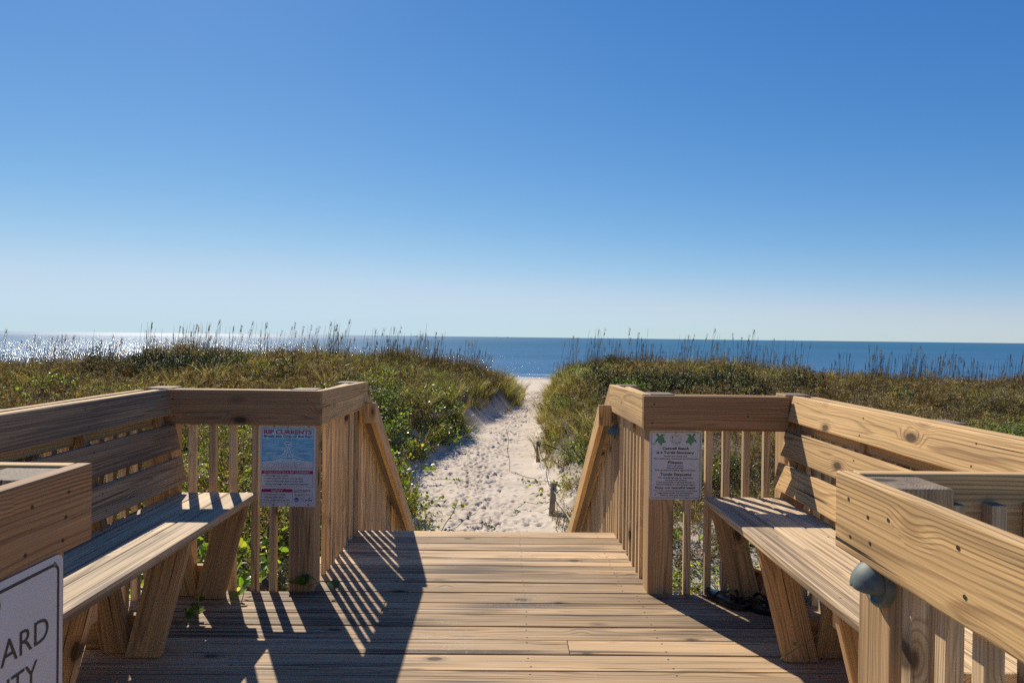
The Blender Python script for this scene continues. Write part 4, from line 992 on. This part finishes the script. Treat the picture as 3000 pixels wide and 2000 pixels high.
# shrubs that read as single plants
def shrub(x, y, rx, rz, seed, label, cols, n=2600, lsz=.06, group=None, mat='leaf_glossy'):
    z0 = float(ground(np.array([x]), np.array([y]))[0])-.05; g = empty('shrub', (x, y, z0), label, 'shrub', group)
    random.seed(seed); b = PB(); st_ = PB()
    tips = []
    for i in range(16):
        p = np3(0, 0, 0); dd = np3(random.uniform(-1, 1)*rx, random.uniform(-1, 1)*rx, rz*.9); pts = [p]
        for k in range(4): p = p+dd/4+rv()*.05; pts.append(p)
        st_.stem(pts, .010, (.06, .045, .03)); tips += pts[1:]
    for i in range(n):
        c = tips[random.randrange(len(tips))]; q = c+rv()*np3(rx*.35, rx*.35, rz*.30)*random.random()**.5; q[2] = abs(q[2])+.02
        b.leaf(q, rv()+np3(0, 0, .3), rv()+np3(0, 0, .6), lsz*random.uniform(.6, 1.2), lsz*.5*random.uniform(.7, 1.2), jit(random.choice(cols)))
    for nm, bb, mt in (('foliage', b, 'leaf_shaded' if cols is dk_shade else mat), ('stem', st_, 'leaf_dry')):
        me = bb.mesh(nm); me.materials.append(M[mt]); o = bpy.data.objects.new(nm, me); COL.objects.link(o); o.parent = g
    return g
dk_shade = [(.024, .034, .012), (.034, .05, .014), (.018, .026, .009), (.04, .034, .014), (.16, .20, .025)]; lg = [(.08, .13, .025), (.12, .17, .03), (.06, .10, .02), (.17, .20, .04)]; sv = [(.20, .23, .12), (.15, .19, .08), (.26, .28, .17)]  # first list: dark green with overhang shade put into the leaf colour
shrub(-12.6, 26.2, 1.3, .62, 1, 'shade-darkened green rounded shrub at the top of the left dune mound', dk_shade, 4500)
shrub(-10.8, 25.2, 1.0, .50, 2, 'shade-darkened green shrub just right of the tallest one on the left dune', dk_shade, 3500)
shrub(-9.0, 26.0, 1.0, .5, 3, 'yellow green shrub on the left dune behind the rip currents railing', lg, 3500)
shrub(-7.9, 19.5, .7, .35, 4, 'pale silvery shrub low on the left dune above the front railing', sv, 2200, .04)
shrub(-3.5, 17.0, .8, .45, 5, 'bright green leafy shrub on the slope left of the sand path', [(.06, .12, .02), (.09, .16, .025), (.035, .07, .018)], 3200)
shrub(4.6, 22.0, 1.0, .5, 6, 'dark shrub on the right dune above the turtle sign', dk_shade, 3500)
shrub(6.9, 22.2, 1.2, .5, 7, 'wide dark shrub on the right dune behind the right front railing', dk_shade, 4200)
shrub(3.3, 26.5, .8, .5, 8, 'olive green shrub at the right shoulder of the path gap', lg, 3000, .05)
shrub(14.2, 18.0, 1.0, .45, 9, 'green and brown shrub on the right dune above the right bench', lg, 3000)

shrub(-2.5, 12.6, .6, .42, 10, 'bright yellow green shrub beside the sloping left stair railing', [(.12, .19, .02), (.19, .25, .03), (.07, .12, .02)], 2400, .05)
shrub(-2.9, 15.2, .8, .5, 11, 'lime green leafy shrub on the left bank nearest the widest part of the sand', [(.13, .20, .02), (.20, .27, .03), (.09, .14, .02)], 3000, .05)
# low shrubs dotted over both dunes: four kinds, copied
tn = [(.36, .27, .15), (.26, .18, .09), (.18, .11, .05), (.44, .35, .22), (.13, .12, .04)]; br = [(.14, .085, .045), (.20, .13, .07), (.10, .065, .035), (.16, .15, .05)]
kinds = {'tan': (tn, .035, 'leaf_dry', 'tan dried bushy herb full of seed heads'), 'olive': (lg, .045, 'leaf', 'olive green low shrub among the dry herbs'), 'dark': (dk_shade, .05, 'leaf_shaded', 'dark low evergreen shrub among the dry herbs'), 'brown': (br, .035, 'leaf_dry', 'brown withered low shrub among the dune plants')}
protos = {}; used = {k: 0 for k in kinds}
random.seed(77); spots = []
while len(spots) < 110:
    x = random.uniform(-24, 24); y = random.uniform(11, 31)
    if abs(x) > .82*y+1: continue
    l, r = edges(np.array([y]))
    if l[0]-.9 < x < r[0]+.8: continue
    if any((x-a)**2+(y-b)**2 < .8 for a, b in spots): continue
    spots.append((x, y))
for x, y in spots:
    kd = random.choice(['tan', 'tan', 'olive', 'dark', 'brown', 'brown', 'tan'] if x < -6 or x > 5 else ['olive', 'olive', 'tan', 'dark'])
    side = 'left' if x < 0 else 'right'; cols, ls_, mt, lb = kinds[kd]
    lab = lb+' on the %s dune' % side; grp = '%s shrubs on the %s dune' % (kd, side)
    z = float(ground(np.array([x]), np.array([y]))[0])-.05
    if kd not in protos:
        g = shrub(x, y, .62, .42, 300+len(protos), lab, cols, 2000, ls_, grp, mt); protos[kd] = g
    else:
        p0 = protos[kd]; g = p0.copy(); COL.objects.link(g); g.location = (x, y, z); g['label'] = lab; g['group'] = grp
        for ch in p0.children: c = ch.copy(); COL.objects.link(c); c.parent = g
    k = random.uniform(.6, 1.35); g.scale = (k, k, k*random.uniform(.8, 1.15)); g.rotation_euler = (0, 0, random.uniform(0, 6.28))

# ------------------------------------------------------------------ rope posts, rope, twigs
def gz(x, y): return float(ground(np.array([x]), np.array([y]))[0])
def rpost(x, y, h, tx, label):
    z = gz(x, y); g = empty('rope_post', (x, y, z), label, 'post')
    w = WB(); dx = np3(tx, 0, 1); w.board((x+tx*h/2, y, z+h/2-.15), (dx, (1, 0, -tx), (0, 1, 0)), (h+.3, .10, .10)); w.build('post_shaft', M['wood_old'], g, .012)
    w = WB(); w.disc((x+tx*h*.85, y-.051, z+h*.82), (0, -1, 0), .014); w.build('rope_hole', M['wood_old'], g, 0)
    return (x+tx*h*.85, y-.03, z+h*.8)
a1 = rpost(.86, 12.1, .56, .06, 'leaning weathered post on the right edge of the sand path, nearer to the stairs')
a2 = rpost(.88, 17.3, .52, 0, 'dark weathered post on the right edge of the path, the farther one')
rpost(-1.95, 13.9, .38, 0, 'short dark post in the grass on the left edge of the path')
def tubepts(name, pts, r, mat, label, cat, group=None):
    b = PB(); b.stem(pts, r, (1, 1, 1)); me = b.mesh(name); me.materials.append(mat); o = bpy.data.objects.new(name, me); COL.objects.link(o); return tag(o, label, cat, group)
def sag(a, b, s, n=14): a = np.array(a); b = np.array(b); return [a+(b-a)*i/n-np3(0, 0, s*4*(i/n)*(1-i/n)) for i in range(n+1)]
tubepts('rope', sag(a2, a1, .28)[:], .011, M['rope'], 'pale rope sagging between the two posts right of the path', 'rope')
tubepts('rope', sag(a1, (1.35, 8.6, gz(1.35, 8.6)+.15), .15), .011, M['rope'], 'pale rope running from the nearer post towards the stairs', 'rope')
def twig(x, y, pts, label, r=.007, leaves=0, seed=0):
    random.seed(seed+5); g = empty('dry_twig' if not leaves else 'vine_runner', (x, y, gz(x, y)), label, 'twig' if not leaves else 'vine')
    b = PB(); b.stem([np3(*p) for p in pts], r, (.09, .06, .04)); me = b.mesh('branch'); me.materials.append(M['leaf_dry']); o = bpy.data.objects.new('branch', me); COL.objects.link(o); o.parent = g
    if leaves:
        b = PB()
        for i in range(leaves):
            k = random.randrange(len(pts)-1); u_ = random.random(); q = np3(*pts[k])*(1-u_)+np3(*pts[k+1])*u_
            b.leaf(q, rv()+np3(0, 0, .5), rv()*.5+np3(0, 0, 1), random.uniform(.04, .07), random.uniform(.03, .05), jit((.10, .17, .03)), True)
        me = b.mesh('leaves'); me.materials.append(M['leaf_glossy']); o = bpy.data.objects.new('leaves', me); COL.objects.link(o); o.parent = g
twig(.15, 16.2, [(0, 0, -.05), (.0, .0, .25), (-.06, .02, .5), (-.03, 0, .75), (-.09, 0, 1.0)], 'thin upright forked stick in the sand at the right of the path')
twig(.30, 16.0, [(0, 0, .02), (.1, -.3, .03), (.25, -.6, .04), (.42, -.8, .05)], 'thin stick lying on the sand beside the upright one')
twig(-1.0, 10.9, [(0, 0, 0), (.08, .05, .15), (.2, .05, .32), (.27, .1, .5)], 'bare reddish twig rising beside the stair foot on the left', .008)
twig(-.95, 11.0, [(0, 0, 0), (.22, 0, .10), (.35, .05, .22), (.52, .1, .30)], 'low leaning twig with a fork near the stair foot on the left', .007)
twig(-.65, 11.5, [(0, 0, .02), (.25, -.1, .08), (.45, -.25, .05), (.6, -.55, .03)], 'vine runner creeping on the sand near the left stair railing', .005, 14, 2)
twig(-1.1, 14.9, [(-.5, 0, .06), (-.2, .1, .05), (.1, .05, .04), (.4, -.1, .03)], 'vine runner on the sand below the left grass bank', .005, 22, 3)
twig(.62, 12.7, [(.2, 0, .12), (.0, -.1, .10), (-.2, -.05, .12), (-.35, -.1, .02), (-.4, -.5, .02)], 'leafy vine runner reaching from the right edge onto the path', .006, 20, 4)
# vines creeping onto the deck
def deckvine(pts, n, seed, label, lsz=.05):
    random.seed(seed); g = empty('deck_vine', tuple(pts[0]), label, 'vine'); o0 = np3(*pts[0])
    P_ = [np3(*p)-o0 for p in pts]
    for nm, mt in (('vine_stem', 'leaf_dry'), ('leaves', 'leaf_glossy')):
        b = PB()
        if nm == 'vine_stem': b.stem(P_, .0025, (.16, .17, .05))
        else:
            for i in range(n):
                k = random.randrange(len(P_)-1); u_ = random.random(); q = P_[k]*(1-u_)+P_[k+1]*u_+rv()*.012; q[2] = max(q[2], .012-o0[2])
                b.leaf(q, np3(random.uniform(-1, 1), random.uniform(-1, 1), .35), rv()*.35+np3(0, -.2, 1), lsz*random.uniform(.7, 1.15), lsz*random.uniform(.65, .95), jit(random.choice([(.07, .15, .02), (.13, .22, .02), (.05, .11, .02)])), True)
        me = b.mesh(nm); me.materials.append(M[mt]); o = bpy.data.objects.new(nm, me); COL.objects.link(o); o.parent = g
deckvine([(-1.09, 3.75, .02), (-1.10, 3.63, .05), (-1.02, 3.60, .05), (-.95, 3.62, .07), (-.86, 3.60, .03)], 9, 1, 'leafy vine curling round the base of the left stair post', .065)
deckvine([(-1.40, 3.74, -.02), (-1.38, 3.63, .05), (-1.35, 3.52, .04), (-1.42, 3.40, .02)], 8, 2, 'vine leaves at the foot of the balusters beside the left bench leg', .055)
deckvine([(-1.58, 3.52, .02), (-1.50, 3.38, .03), (-1.44, 3.22, .04), (-1.54, 3.05, .02)], 9, 3, 'vine lying on the boards under the left bench', .05)
deckvine([(1.46, 3.3, .02), (1.42, 3.15, .18), (1.40, 3.2, .34), (1.37, 3.4, .45)], 7, 4, 'thin vine hanging in the shade under the right bench', .035)
deckvine([(1.45, 2.7, .2), (1.33, 2.74, .22), (1.25, 2.8, .12), (1.17, 2.84, .04)], 3, 5, 'yellow green tendril crossing the middle leg of the right bench', .025)
